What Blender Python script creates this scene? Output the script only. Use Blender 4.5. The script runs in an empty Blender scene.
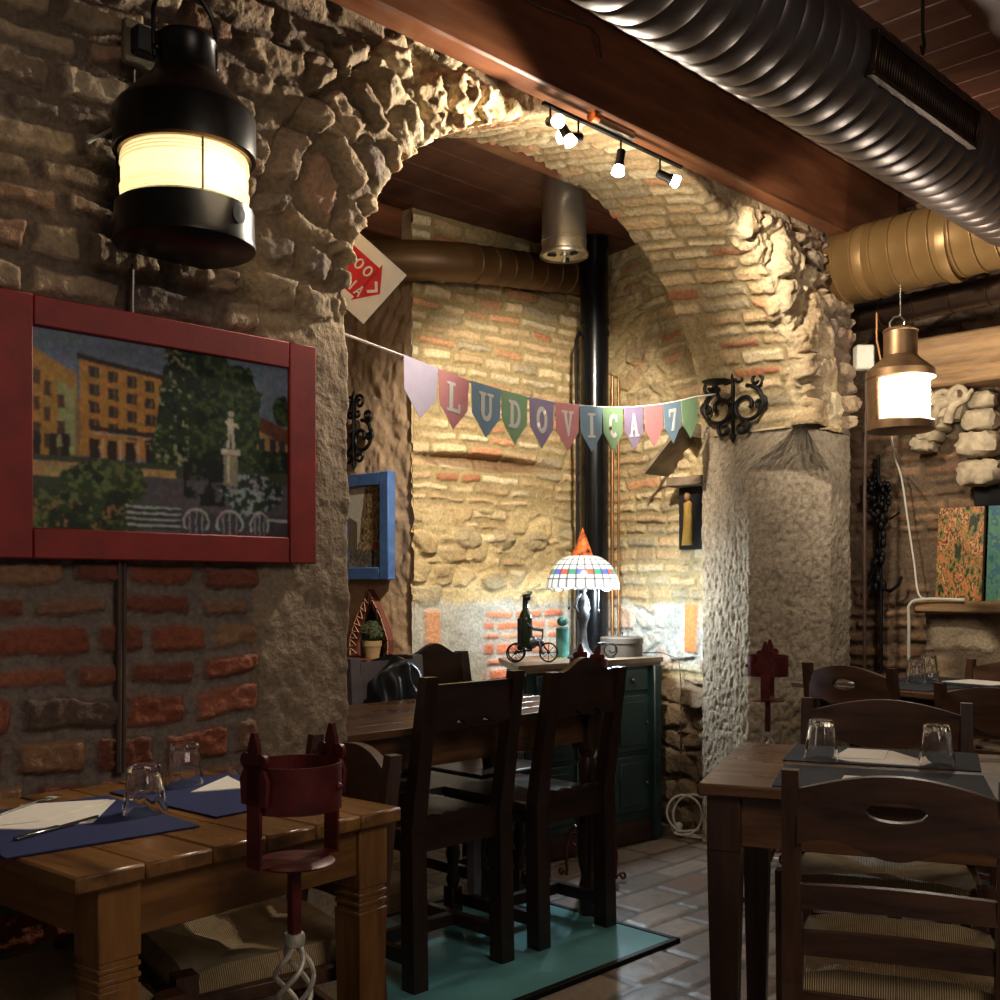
import bpy, bmesh, math, random
import numpy as np
from mathutils import Vector, Matrix
random.seed(7)
PI = math.pi
R = math.radians
sc = bpy.context.scene
COL = sc.collection

# ------------------------------------------------------------------ materials
def lin(r, g, b):
    f = lambda c: (c/255/12.92) if c/255 <= .04045 else ((c/255+.055)/1.055)**2.4
    return (f(r), f(g), f(b), 1)

def newmat(name):
    m = bpy.data.materials.new(name); m.use_nodes = True
    nt = m.node_tree
    return m, nt, nt.nodes['Principled BSDF']

def N(nt, t, **kw):
    n = nt.nodes.new(t)
    for k, v in kw.items():
        if k in n.inputs: n.inputs[k].default_value = v
        else: setattr(n, k, v)
    return n

def noise_fac(nt, scale, detail=4, stretch=(1,1,1), rough=.55):
    tc = N(nt, 'ShaderNodeTexCoord'); mp = N(nt, 'ShaderNodeMapping')
    mp.inputs['Scale'].default_value = stretch
    nz = N(nt, 'ShaderNodeTexNoise', Scale=scale, Detail=detail, Roughness=rough)
    nt.links.new(tc.outputs['Object'], mp.inputs[0]); nt.links.new(mp.outputs[0], nz.inputs['Vector'])
    return nz.outputs[0]

def ramp(nt, fac, stops):
    r = N(nt, 'ShaderNodeValToRGB'); nt.links.new(fac, r.inputs[0])
    e = r.color_ramp.elements
    e[0].position, e[0].color = stops[0]; e[1].position, e[1].color = stops[-1]
    for p, c in stops[1:-1]:
        x = e.new(p); x.color = c
    return r.outputs[0]

def bump(nt, b, fac, strength=.3, dist=.005):
    bn = N(nt, 'ShaderNodeBump', Strength=strength, Distance=dist)
    nt.links.new(fac, bn.inputs['Height']); nt.links.new(bn.outputs[0], b.inputs['Normal'])

def plain(name, c, rough=.6, metal=0, var=.12, scale=12, bmp=0, spec=None, coat=0):
    m, nt, b = newmat(name)
    f = noise_fac(nt, scale)
    lo = tuple(x*(1-var*2) for x in c[:3])+(1,); hi = tuple(min(1, x*(1+var*2)) for x in c[:3])+(1,)
    nt.links.new(ramp(nt, f, [(.3, lo), (.7, hi)]), b.inputs['Base Color'])
    b.inputs['Roughness'].default_value = rough; b.inputs['Metallic'].default_value = metal
    if spec is not None: b.inputs['Specular IOR Level'].default_value = spec
    if coat: b.inputs['Coat Weight'].default_value = coat; b.inputs['Coat Roughness'].default_value = .15
    if bmp: bump(nt, b, noise_fac(nt, scale*4), bmp, .003)
    return m

def wood(name, c1, c2, rough=.4, axis='X', scale=9, bmp=.15, coat=0):
    m, nt, b = newmat(name)
    st = {'X': (.12, 1, 1), 'Y': (1, .12, 1), 'Z': (1, 1, .12)}[axis]
    f = noise_fac(nt, scale*3, 6, st, .65)
    nt.links.new(ramp(nt, f, [(.32, c1), (.68, c2)]), b.inputs['Base Color'])
    f2 = noise_fac(nt, 7, 3)
    rr = ramp(nt, f2, [(.3, (rough*.75,)*3+(1,)), (.7, (min(1, rough*1.3),)*3+(1,))])
    nt.links.new(rr, b.inputs['Roughness'])
    bump(nt, b, f, bmp, .002)
    if coat: b.inputs['Coat Weight'].default_value = coat
    return m

def vcol(name, rough=.9, nscale=70, bmp=.8, dist=.009, mottle=.25, spec=.25):
    """material whose colour is the mesh colour attribute of the masonry, with fine noise"""
    m, nt, b = newmat(name)
    a = N(nt, 'ShaderNodeVertexColor', layer_name='Col')
    f = noise_fac(nt, nscale, 6)
    r = ramp(nt, f, [(.25, (1-mottle*1.3,)*3+(1,)), (.75, (1+mottle,)*3+(1,))])
    mx = N(nt, 'ShaderNodeMix', data_type='RGBA', blend_type='MULTIPLY'); mx.inputs[0].default_value = 1
    nt.links.new(a.outputs[0], mx.inputs[6]); nt.links.new(r, mx.inputs[7])
    nt.links.new(mx.outputs[2], b.inputs['Base Color'])
    b.inputs['Roughness'].default_value = rough; b.inputs['Specular IOR Level'].default_value = spec
    if bmp: bump(nt, b, f, bmp, dist)
    return m

def emit(name, c, s):
    m, nt, b = newmat(name)
    b.inputs['Base Color'].default_value = c
    b.inputs['Emission Color'].default_value = c; b.inputs['Emission Strength'].default_value = s
    return m

def glass(name, c=(1, 1, 1, 1), rough=.02, ior=1.45):
    m, nt, b = newmat(name)
    b.inputs['Base Color'].default_value = c; b.inputs['Transmission Weight'].default_value = 1
    b.inputs['Roughness'].default_value = rough; b.inputs['IOR'].default_value = ior
    return m

M = {}
M['masonry'] = vcol('weathered masonry')
M['stone'] = vcol('hammered stone', nscale=90, bmp=.5)
M['paint'] = vcol('oil paint', rough=.35, nscale=220, bmp=.25, dist=.002, mottle=.1, spec=.5)
M['plaster'] = vcol('coarse plaster', nscale=70, bmp=.5, dist=.004, mottle=.12)
M['black_metal'] = plain('black lacquered metal', lin(34, 31, 30), .32, .75, .15, 20)
M['brass'] = plain('aged brass', lin(124, 96, 68), .42, .8, .15, 14)
M['gold'] = plain('gold painted metal', lin(128, 98, 58), .42, .5, .06, 8)
M['bronze'] = plain('brown painted metal', lin(100, 72, 42), .45, .3, .08, 8)
M['dark_duct'] = plain('dark bronze duct', lin(70, 54, 44), .35, .8, .1, 8)
M['silver'] = plain('galvanised steel', lin(98, 88, 84), .38, .75, .06, 8)
M['seam'] = plain('dark seam', lin(60, 48, 35), .5, .6)
M['chrome'] = plain('polished steel', lin(190, 182, 165), .3, .9, .08, 9)
M['iron'] = plain('wrought iron', lin(26, 24, 24), .5, .6, .2, 30, .2)
M['oxblood'] = plain('oxblood painted iron', lin(88, 27, 24), .42, .25, .25, 18, .1)
M['white_iron'] = plain('rubbed white iron', lin(176, 166, 150), .45, .3, .3, 40, .2)
M['stove_black'] = plain('stove pipe enamel', lin(20, 20, 21), .22, .4, .1, 10)
M['red_frame'] = plain('red painted wood', lin(132, 27, 19), .62, 0, .1, 14, .1)
M['blue_frame'] = plain('blue painted wood', lin(70, 100, 150), .5, 0, .12, 18, .1)
M['pine'] = wood('waxed pine', lin(80, 50, 24), lin(150, 104, 56), .3, 'Y', 6)
M['pine_x'] = wood('waxed pine apron', lin(88, 54, 24), lin(154, 104, 52), .4, 'X', 6)
M['pine_z'] = wood('waxed pine leg', lin(88, 54, 24), lin(154, 104, 52), .4, 'Z', 6)
M['walnut'] = wood('dark walnut top', lin(58, 36, 22), lin(124, 84, 54), .3, 'X', 7)
M['walnut_z'] = wood('dark walnut', lin(44, 27, 17), lin(84, 54, 36), .36, 'Z', 7)
M['darkwood'] = wood('black stained oak', lin(26, 15, 10), lin(54, 32, 21), .36, 'Z', 8)
M['darkwood_x'] = wood('black stained oak rail', lin(28, 16, 11), lin(58, 35, 23), .33, 'X', 8)
M['chairwood'] = wood('brown chair wood', lin(48, 29, 19), lin(92, 60, 42), .38, 'Z', 8)
M['chairwood_x'] = wood('brown chair wood rail', lin(48, 29, 19), lin(94, 62, 44), .38, 'X', 8)
M['beam'] = wood('varnished beam', lin(84, 47, 29), lin(134, 82, 50), .42, 'X', 5, .1)
M['plank'] = wood('ceiling boards', lin(74, 42, 30), lin(104, 62, 46), .55, 'Y', 5)
M['oldbeam'] = wood('old grey lintel', lin(92, 66, 42), lin(190, 150, 104), .8, 'Y', 4, .8)
M['green'] = plain('dark green paint', lin(30, 50, 48), .4, 0, .15, 10)
M['desktop'] = wood('grey brown desk top', lin(84, 66, 50), lin(140, 116, 92), .35, 'X', 6)
M['navy'] = plain('navy felt mat', lin(28, 36, 84), .9, 0, .1, 90, .3)
M['charcoal'] = plain('charcoal felt mat', lin(26, 26, 32), .9, 0, .1, 90, .3)
M['paper'] = plain('paper napkin', lin(236, 226, 212), .9, 0, .02, 50)
M['flagpaper'] = plain('white sheet', lin(232, 224, 214), .8, 0, .03, 20)
M['flagred'] = plain('red print', lin(200, 30, 40), .7, 0, .03)
M['steel'] = plain('cutlery steel', lin(180, 178, 172), .2, 1, .05)
M['tumbler'] = glass('clear tumbler glass')
M['teal_glass'] = plain('teal glass', lin(64, 108, 98), .12, 0, .15, 20)
M['grey_glass'] = glass('grey glass', (.8, .88, .85, 1), .1)
M['panelglass'] = plain('teal floor glass', lin(108, 172, 176), .3, 0, .1, 4, 0, .6)
M['white_plastic'] = plain('white plastic', lin(214, 208, 192), .45, 0, .03)
M['black_plastic'] = plain('black plastic', lin(16, 16, 17), .45, 0, .05)
M['cable_brown'] = plain('brown cable', lin(70, 50, 38), .6)
M['copper'] = plain('copper pipe', lin(150, 104, 64), .4, .7)
M['leather'] = plain('black leather', lin(32, 34, 38), .36, 0, .2, 14, .35)
M['cactus'] = plain('dusty green plant', lin(62, 68, 40), .85, 0, .3, 60, .8)
M['clay'] = plain('beige clay pot', lin(160, 130, 88), .8, 0, .1, 20)
M['matt_shade'] = plain('soot black', lin(14, 11, 10), .95, 0, .1)  # matt black parts; also paints the shade inside grille, niche and opening
M['terracotta'] = plain('dark red tile', lin(98, 48, 34), .7, 0, .15, 30)
M['tile_line'] = plain('pale zigzag paint', lin(176, 132, 100), .8, 0, .1)
M['cone'] = plain('orange stained glass cone', lin(196, 92, 44), .25, 0, .5, 30)
M['pewter'] = plain('pewter', lin(84, 84, 86), .4, .8, .2, 30, .2)
M['tin'] = plain('brown grey tin', lin(78, 68, 58), .5, .2, .1)
M['string'] = plain('white ribbon', lin(232, 222, 220), .8, 0, .02)
M['slate'] = plain('grey slate', lin(120, 104, 84), .8, 0, .15, 20, .4)
M['carved'] = plain('carved pale stone', lin(172, 154, 126), .85, 0, .15, 30, .4)
M['bottle'] = plain('dark wine bottle', lin(24, 30, 16), .12, 0, .1, 10, 0, .6)
M['dark_red'] = plain('dull red bead', lin(120, 24, 20), .4)
M['yellow'] = plain('gilt yellow robe', lin(158, 122, 48), .6, 0, .15, 20)
M['skin'] = plain('painted brown face', lin(120, 84, 56), .6)
M['greychair'] = plain('grey brown chair', lin(108, 102, 104), .4, 0, .1, 12)
for k, c in {'p_lilac': (206, 192, 214), 'p_pink': (214, 140, 142), 'p_blue': (128, 154, 174), 'p_green': (138, 172, 130), 'p_violet': (152, 136, 168)}.items():
    M[k] = plain('pennant '+k[2:], lin(*c), .85, 0, .03, 30)
M['letter'] = plain('pale grey print', lin(226, 220, 214), .85, 0, .02)

def rush_mat():
    m, nt, b = newmat('woven rush')
    tc = N(nt, 'ShaderNodeTexCoord'); sp = N(nt, 'ShaderNodeSeparateXYZ'); nt.links.new(tc.outputs['Object'], sp.inputs[0])
    def mt(op, a, bb=None):
        n = N(nt, 'ShaderNodeMath', operation=op)
        for i, v in enumerate((a, bb)):
            if v is None: continue
            if isinstance(v, (int, float)): n.inputs[i].default_value = v
            else: nt.links.new(v, n.inputs[i])
        return n.outputs[0]
    mn = mt('MINIMUM', mt('ABSOLUTE', sp.outputs[0]), mt('ABSOLUTE', sp.outputs[1]))
    nz = noise_fac(nt, 25, 2)
    s = mt('SINE', mt('ADD', mt('MULTIPLY', mn, 1500.0), mt('MULTIPLY', nz, 5.0)))
    s01 = mt('MULTIPLY_ADD', s, .5); s01.node.inputs[2].default_value = .5
    f = mt('MULTIPLY', s01, mt('ADD', noise_fac(nt, 40, 3), .35))
    nt.links.new(ramp(nt, f, [(.05, lin(128, 102, 68)), (.8, lin(214, 184, 136))]), b.inputs['Base Color'])
    b.inputs['Roughness'].default_value = .6
    bump(nt, b, s01, .7, .004)
    return m
M['rush'] = rush_mat()

def shade_mat():
    """stained-glass lamp shade: lead lines over pale glass, lets light through"""
    m, nt, b = newmat('pale stained glass')
    a = N(nt, 'ShaderNodeVertexColor', layer_name='Col')
    tr = N(nt, 'ShaderNodeBsdfTranslucent'); nt.links.new(a.outputs[0], tr.inputs[0])
    nt.links.new(a.outputs[0], b.inputs['Base Color']); b.inputs['Roughness'].default_value = .25
    mx = N(nt, 'ShaderNodeMixShader'); mx.inputs[0].default_value = .12
    out = nt.nodes['Material Output']
    nt.links.new(b.outputs[0], mx.inputs[1]); nt.links.new(tr.outputs[0], mx.inputs[2]); nt.links.new(mx.outputs[0], out.inputs[0])
    return m
M['shade'] = shade_mat()
def lens_mat():
    m, nt, b = newmat('warm ribbed lantern glass')
    b.inputs['Base Color'].default_value = lin(250, 242, 214); b.inputs['Roughness'].default_value = .2
    tr = N(nt, 'ShaderNodeBsdfTranslucent'); tr.inputs[0].default_value = lin(255, 248, 222)
    mx = N(nt, 'ShaderNodeMixShader'); mx.inputs[0].default_value = .75
    nt.links.new(b.outputs[0], mx.inputs[1]); nt.links.new(tr.outputs[0], mx.inputs[2]); nt.links.new(mx.outputs[0], nt.nodes['Material Output'].inputs[0])
    return m
M['lens'] = lens_mat()
M['lens_white'] = emit('bright ribbed lantern glass', lin(255, 246, 222), 2.6)
M['bulb'] = emit('lit spot bulb', lin(255, 244, 220), 18)
M['bulb_dim'] = emit('lit bulb seen from behind', lin(255, 236, 200), 1.6)
M['bulb_cool'] = emit('cool lamp bulb', lin(225, 240, 255), 2.5)

# ------------------------------------------------------------------ mesh builder
class MB:
    def __init__(s): s.v = []; s.f = []; s.c = None
    def add(s, vs, fs, xf=None):
        o = len(s.v)
        s.v += [tuple(xf @ Vector(p)) if xf is not None else tuple(p) for p in vs]
        s.f += [tuple(i+o for i in f) for f in fs]
        return s
    def box(s, x0, x1, y0, y1, z0, z1, b=.004, xf=None):
        b = min(b, abs(x1-x0)*.3, abs(y1-y0)*.3, abs(z1-z0)*.3)
        X, Y, Z = (x0, x1), (y0, y1), (z0, z1); vs = []; ix = {}
        for i in (0, 1):
            for j in (0, 1):
                for k in (0, 1):
                    sx, sy, sz = (b, -b)[i], (b, -b)[j], (b, -b)[k]
                    ix[i, j, k] = len(vs)
                    vs += [(X[i], Y[j]+sy, Z[k]+sz), (X[i]+sx, Y[j], Z[k]+sz), (X[i]+sx, Y[j]+sy, Z[k])]
        fs = []
        for i in (0, 1):
            q = [ix[i, 0, 0], ix[i, 1, 0], ix[i, 1, 1], ix[i, 0, 1]]; fs.append(q if i else q[::-1])
            q = [ix[0, i, 0]+1, ix[0, i, 1]+1, ix[1, i, 1]+1, ix[1, i, 0]+1]; fs.append(q if i else q[::-1])
            q = [ix[0, 0, i]+2, ix[1, 0, i]+2, ix[1, 1, i]+2, ix[0, 1, i]+2]; fs.append(q if i else q[::-1])
        for i in (0, 1):
            for j in (0, 1):
                a, c = ix[i, j, 0], ix[i, j, 1]; fs.append([a, c, c+1, a+1])
                a, c = ix[i, 0, j], ix[i, 1, j]; fs.append([a, c, c+2, a+2])
                a, c = ix[0, i, j], ix[1, i, j]; fs.append([a+1, c+1, c+2, a+2])
        for a in ix.values(): fs.append([a, a+1, a+2])
        return s.add(vs, fs, xf)
    def bar(s, p, q, w, h=None, b=.003, up=(0, 0, 1)):
        """square bar from p to q, w wide and h high"""
        h = h or w; p, q = Vector(p), Vector(q); d = q-p; L = d.length; d.normalize()
        u = Vector(up)
        if abs(d.dot(u)) > .98: u = Vector((0, 1, 0))
        sx = d.cross(u).normalized(); u = sx.cross(d)
        xf = Matrix.Translation(p) @ Matrix((sx, d, u)).transposed().to_4x4()
        return s.box(-w/2, w/2, 0, L, -h/2, h/2, b, xf)
    def taper(s, p, q, w0, w1, d0=None, d1=None, rot=0):
        """vertical-ish post with square ends, w0 at p, w1 at q"""
        d0 = d0 or w0; d1 = d1 or w1; vs = []
        for (c, w, d) in ((p, w0, d0), (q, w1, d1)):
            for sx, sy in ((-1, -1), (1, -1), (1, 1), (-1, 1)):
                x, y = sx*w/2, sy*d/2
                vs.append((c[0]+x*math.cos(rot)-y*math.sin(rot), c[1]+x*math.sin(rot)+y*math.cos(rot), c[2]))
        return s.add(vs, [(3, 2, 1, 0), (4, 5, 6, 7), (0, 1, 5, 4), (1, 2, 6, 5), (2, 3, 7, 6), (3, 0, 4, 7)])
    def lathe(s, prof, n=32, xf=None, a0=0, a1=2*PI):
        full = abs(a1-a0-2*PI) < 1e-6; m = n if full else n+1; vs = []
        for r, z in prof:
            for i in range(m):
                a = a0+(a1-a0)*i/n; vs.append((r*math.cos(a), r*math.sin(a), z))
        fs = []
        for j in range(len(prof)-1):
            for i in range(n):
                k = (i+1) % m; fs.append((j*m+i, j*m+k, (j+1)*m+k, (j+1)*m+i))
        return s.add(vs, fs, xf)
    def tube(s, pts, r, n=8, cap=True, closed=False):
        pts = [Vector(p) for p in pts]; k = len(pts)
        rs = r if isinstance(r, (list, tuple)) else [r]*k
        t0 = (pts[1]-pts[0]).normalized(); u = t0.orthogonal().normalized(); vs = []; prev = t0
        for i, p in enumerate(pts):
            if closed: t = (pts[(i+1) % k]-pts[i-1]).normalized()
            else: t = (pts[min(i+1, k-1)]-pts[max(i-1, 0)]).normalized()
            q = prev.rotation_difference(t); u = q @ u; u = (u-t*u.dot(t)).normalized(); prev = t; w = t.cross(u)
            for j in range(n):
                a = 2*PI*j/n; vs.append(p+(u*math.cos(a)+w*math.sin(a))*rs[i])
        fs = []
        for i in range(k if closed else k-1):
            for j in range(n):
                a, b = i*n, ((i+1) % k)*n; fs.append((a+j, a+(j+1) % n, b+(j+1) % n, b+j))
        if cap and not closed: fs += [tuple(range(n))[::-1], tuple(range((k-1)*n, k*n))]
        return s.add(vs, fs)
    def prism(s, poly, z0, z1, xf=None):
        n = len(poly); vs = [(x, y, z0) for x, y in poly]+[(x, y, z1) for x, y in poly]
        fs = [tuple(range(n))[::-1], tuple(range(n, 2*n))]+[(i, (i+1) % n, n+(i+1) % n, n+i) for i in range(n)]
        return s.add(vs, fs, xf)
    def slat(s, x0, x1, zb, zt, y, th, bow=0, n=24, hole=None):
        """curved rail in the xz plane: bottom zb(x), top zt(x), thickness th, bowed by bow towards -y; hole(x)->(z0,z1) or None"""
        def run(xs, lo, hi):
            vs = []; w = (x1-x0)/2; c = (x0+x1)/2
            for x in xs:
                yy = y-bow*(1-((x-c)/w)**2)
                vs += [(x, yy-th/2, lo(x)), (x, yy+th/2, lo(x)), (x, yy+th/2, hi(x)), (x, yy-th/2, hi(x))]
            fs = [(3, 2, 1, 0), tuple(range(len(vs)-4, len(vs)))]
            for i in range(len(xs)-1):
                for j in range(4):
                    fs.append((i*4+j, i*4+(j+1) % 4, i*4+4+(j+1) % 4, i*4+4+j))
            s.add(vs, fs)
        xs = [x0+(x1-x0)*i/n for i in range(n+1)]
        if not hole: run(xs, zb, zt); return s
        h0, h1, f = hole
        hx = [h0+(h1-h0)*i/12 for i in range(13)]
        run([x for x in xs if x < h0]+[h0], zb, zt); run(hx, zb, lambda x: f(x)[0]); run(hx, lambda x: f(x)[1], zt); run([h1]+[x for x in xs if x > h1], zb, zt)
        return s
    def ball(s, c, r, n=12, sq=(1, 1, 1), jit=0, seed=0):
        vs = []; fs = []; rg = random.Random(seed); m = max(6, n//2+2)
        for j in range(m+1):
            for i in range(n):
                t, a = PI*j/m, 2*PI*i/n
                k = 1+(rg.uniform(-jit, jit) if 0 < j < m else 0)
                vs.append((c[0]+r*sq[0]*k*math.sin(t)*math.cos(a), c[1]+r*sq[1]*k*math.sin(t)*math.sin(a), c[2]+r*sq[2]*k*math.cos(t)))
        for j in range(m):
            for i in range(n): fs.append((j*n+i, (j+1)*n+i, (j+1)*n+(i+1) % n, j*n+(i+1) % n))
        return s.add(vs, fs)
    def build(s, name, mat, parent=None, smooth=38, loc=None):
        me = bpy.data.meshes.new(name); me.from_pydata(s.v, [], s.f)
        bm = bmesh.new(); bm.from_mesh(me); bmesh.ops.remove_doubles(bm, verts=bm.verts, dist=1e-6)
        bmesh.ops.recalc_face_normals(bm, faces=bm.faces); bm.to_mesh(me); bm.free()
        if smooth:
            me.polygons.foreach_set('use_smooth', [True]*len(me.polygons)); me.set_sharp_from_angle(angle=R(smooth))
        me.materials.append(M[mat])
        o = bpy.data.objects.new(name, me); COL.objects.link(o)
        if parent is not None: o.parent = parent
        if loc is not None: o.location = loc
        return o

def spl(pts, n=8):
    p = [Vector(q) for q in pts]; p = [p[0]*2-p[1]]+p+[p[-1]*2-p[-2]]; out = []
    for i in range(1, len(p)-2):
        for k in range(n):
            t = k/n; out.append(.5*(2*p[i]+(p[i+1]-p[i-1])*t+(2*p[i-1]-5*p[i]+4*p[i+1]-p[i+2])*t*t+(3*p[i]-p[i-1]-3*p[i+1]+p[i+2])*t**3))
    return out+[p[-2]]
def tag(o, label, cat, group=None, kind=None):
    o['label'] = label; o['category'] = cat
    if group: o['group'] = group
    if kind: o['kind'] = kind
    return o
def thing(name, label, cat, loc=(0, 0, 0), rz=0, group=None):
    o = bpy.data.objects.new(name, None); o.empty_display_size = .1; COL.objects.link(o)
    o.location = loc; o.rotation_euler = (0, 0, rz)
    return tag(o, label, cat, group)
def struct(o, label=None, cat=None):
    o['kind'] = 'structure'
    if label: o['label'] = label
    if cat: o['category'] = cat
    return o
def dup(root, loc, rz, label, group=None):
    r = root.copy(); COL.objects.link(r); r.location = loc; r.rotation_euler = (0, 0, rz); r['label'] = label
    if group: r['group'] = group
    def kids(a, b):
        for ch in list(a.children):
            if ch in done: continue
            c = ch.copy(); COL.objects.link(c); c.parent = b; done.add(c); kids(ch, c)
    done = set(); kids(root, r)
    return r

# ------------------------------------------------------------------ numpy noise and masonry
def _tab(seed): return np.random.RandomState(seed).rand(256, 256)
_tabs = {}
def vn(x, y, seed=0):
    t = _tabs.setdefault(seed, _tab(seed))
    ix = np.floor(x).astype(int); iy = np.floor(y).astype(int); fx = x-ix; fy = y-iy
    fx = fx*fx*(3-2*fx); fy = fy*fy*(3-2*fy); a = ix & 255; b = iy & 255; a1 = (ix+1) & 255; b1 = (iy+1) & 255
    return (t[a, b]*(1-fx)+t[a1, b]*fx)*(1-fy)+(t[a, b1]*(1-fx)+t[a1, b1]*fx)*fy
def fbm(x, y, seed=0, o=4):
    s = 0; a = .5; tot = 0
    for k in range(o):
        s = s+a*vn(x*2**k+17.3*k, y*2**k-9.1*k, seed+k); tot += a; a *= .55
    return s/tot
def sm(a, b, x):
    t = np.clip((x-a)/(b-a), 0, 1); return t*t*(3-2*t)
def bricks(u, v, seed, rowh=.068, lens=(.15, .27), mort=.014, warp=.02, edge=.012):
    rs = np.random.RandomState(seed)
    uw = u+warp*(fbm(u*5, v*5, seed+1)-.5)*2; vw = v+warp*1.2*(fbm(u*3.2, v*4, seed+5)-.5)*2+warp*.35*(vn(u*16, v*10, seed+6)-.5)
    v0, v1 = vw.min()-.2, vw.max()+.2
    hs = rowh*(1+rs.uniform(-.24, .24, int((v1-v0)/rowh*1.5)+4)); ed = v0+np.concatenate([[0], np.cumsum(hs)])
    r = np.clip(np.searchsorted(ed, vw)-1, 0, len(hs)-1)
    dv = np.minimum(vw-ed[r], ed[r+1]-vw)
    idx = np.zeros(u.shape, int); du = np.zeros(u.shape)
    u0, u1 = uw.min()-.4, uw.max()+.4
    for k in np.unique(r):
        ls = rs.uniform(lens[0], lens[1], int((u1-u0)/lens[0])+4); e = u0-rs.rand()*.2+np.concatenate([[0], np.cumsum(ls)])
        q = r == k; i = np.clip(np.searchsorted(e, uw[q])-1, 0, len(ls)-1)
        du[q] = np.minimum(uw[q]-e[i], e[i+1]-uw[q]); idx[q] = i
    bid = r*131+idx*7
    rc = .02; a = np.maximum(0, rc-du); b = np.maximum(0, rc-dv); d = np.where((a > 0) & (b > 0), rc-np.hypot(a, b), np.minimum(du, dv))
    d = d-.012*(fbm(u*22, v*22, seed+9)-.42)
    return sm(mort*.5, mort*.5+edge, d), bid
def cells(u, v, seed, su, sv):
    uw = u+.06*(fbm(u*6, v*6, seed)-.5); vw = v+.06*(fbm(u*6, v*6, seed+3)-.5)
    x, y = uw/su, vw/sv; y = y; x = x+.5*(np.floor(y).astype(int) % 2)
    ix, iy = np.floor(x).astype(int), np.floor(y).astype(int); t = _tabs.setdefault(seed+50, _tab(seed+50)); t2 = _tabs.setdefault(seed+51, _tab(seed+51))
    f1 = np.full(u.shape, 9.); f2 = f1.copy(); cid = np.zeros(u.shape, int)
    for di in (-1, 0, 1):
        for dj in (-1, 0, 1):
            a, b = ix+di, iy+dj; px = a+.15+.7*t[a & 255, b & 255]; py = b+.15+.7*t2[a & 255, b & 255]
            d = np.hypot(x-px, y-py); n = d < f1
            f2 = np.where(n, f1, np.minimum(f2, d)); f1 = np.where(n, d, f1); cid = np.where(n, (a & 255)*257+(b & 255), cid)
    return f2-f1, cid
def rnd(idx, seed):
    return np.random.RandomState(seed).rand(8192)[idx % 8192]
def pick(idx, seed, pal):
    """palette colour per brick id; pal = [(weight, (r,g,b) 0-255)]"""
    w = np.cumsum([p[0] for p in pal]); w = w/w[-1]; c = np.array([lin(*p[1])[:3] for p in pal])
    col = c[np.searchsorted(w, rnd(idx, seed)).clip(0, len(pal)-1)]
    return col*(.82+.36*rnd(idx, seed+1))[..., None]
def gridmesh(name, P, col, mat, keep=None, parent=None):
    nu, nv = P.shape[:2]
    me = bpy.data.meshes.new(name); i = np.arange(nu*nv).reshape(nu, nv)
    q = np.stack([i[:-1, :-1], i[1:, :-1], i[1:, 1:], i[:-1, 1:]], -1).reshape(-1, 4)
    V = P.reshape(-1, 3); C = None if col is None else col.reshape(-1, 3)
    if keep is not None:
        k = keep.reshape(-1); q = q[k[q].all(1)]
        used = np.unique(q); mp = np.full(len(V), -1); mp[used] = np.arange(len(used)); q = mp[q]; V = V[used]; C = None if C is None else C[used]
    me.vertices.add(len(V)); me.vertices.foreach_set('co', V.astype(np.float32).ravel())
    me.loops.add(q.size); me.loops.foreach_set('vertex_index', q.astype(np.int32).ravel())
    me.polygons.add(len(q)); me.polygons.foreach_set('loop_start', np.arange(0, q.size, 4, dtype=np.int32)); me.polygons.foreach_set('loop_total', np.full(len(q), 4, np.int32))
    me.polygons.foreach_set('use_smooth', np.ones(len(q), bool)); me.update(calc_edges=True); me.validate()
    if C is not None:
        a = me.color_attributes.new('Col', 'FLOAT_COLOR', 'POINT')
        a.data.foreach_set('color', np.concatenate([C, np.ones((len(C), 1))], 1).astype(np.float32).ravel())
    me.materials.append(M[mat]); o = bpy.data.objects.new(name, me); COL.objects.link(o)
    if parent is not None: o.parent = parent
    return o
def lerp(a, b, t): return a*(1-t[..., None])+b*t[..., None]
def uv(u0, u1, v0, v1, step):
    return np.meshgrid(np.linspace(u0, u1, int(abs(u1-u0)/step)+2), np.linspace(v0, v1, int(abs(v1-v0)/step)+2), indexing='ij')
C3 = lambda r, g, b: np.array(lin(r, g, b)[:3])
TAN = [(5, (204, 180, 140)), (4, (188, 158, 118)), (3, (216, 196, 158)), (1.8, (196, 142, 104)), (.7, (174, 112, 80)), (2, (166, 150, 122))]
RED = [(5, (134, 70, 48)), (4, (118, 62, 44)), (3, (148, 86, 62)), (2, (128, 92, 70)), (1.5, (158, 116, 84)), (1, (84, 66, 56))]
ROUGH = [(4, (164, 140, 112)), (3, (140, 118, 96)), (3, (180, 158, 128)), (2, (150, 116, 92)), (2, (120, 104, 90))]
def brickwork(u, v, seed, pal, mortar, rowh=.068, lens=(.15, .27), mort=.014, amp=.012, warp=.02, smear=.45, rough=.004):
    m, bid = bricks(u, v, seed, rowh, lens, mort, warp)
    m = m*(1-sm(smear, smear+.12, fbm(u*2.3, v*3.1, seed+20))*.85)
    h = m*(amp*(.45+.9*rnd(bid, seed+2)))+rough*(fbm(u*45, v*45, seed+30, 3)-.5)*2+.008*(fbm(u*3, v*3, seed+31, 2)-.5)
    col = lerp(C3(*mortar)*np.ones(u.shape+(3,)), pick(bid, seed+3, pal), m*.92)
    col = col*(.8+.4*fbm(u*9, v*9, seed+33))[..., None]
    return h, col
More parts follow.
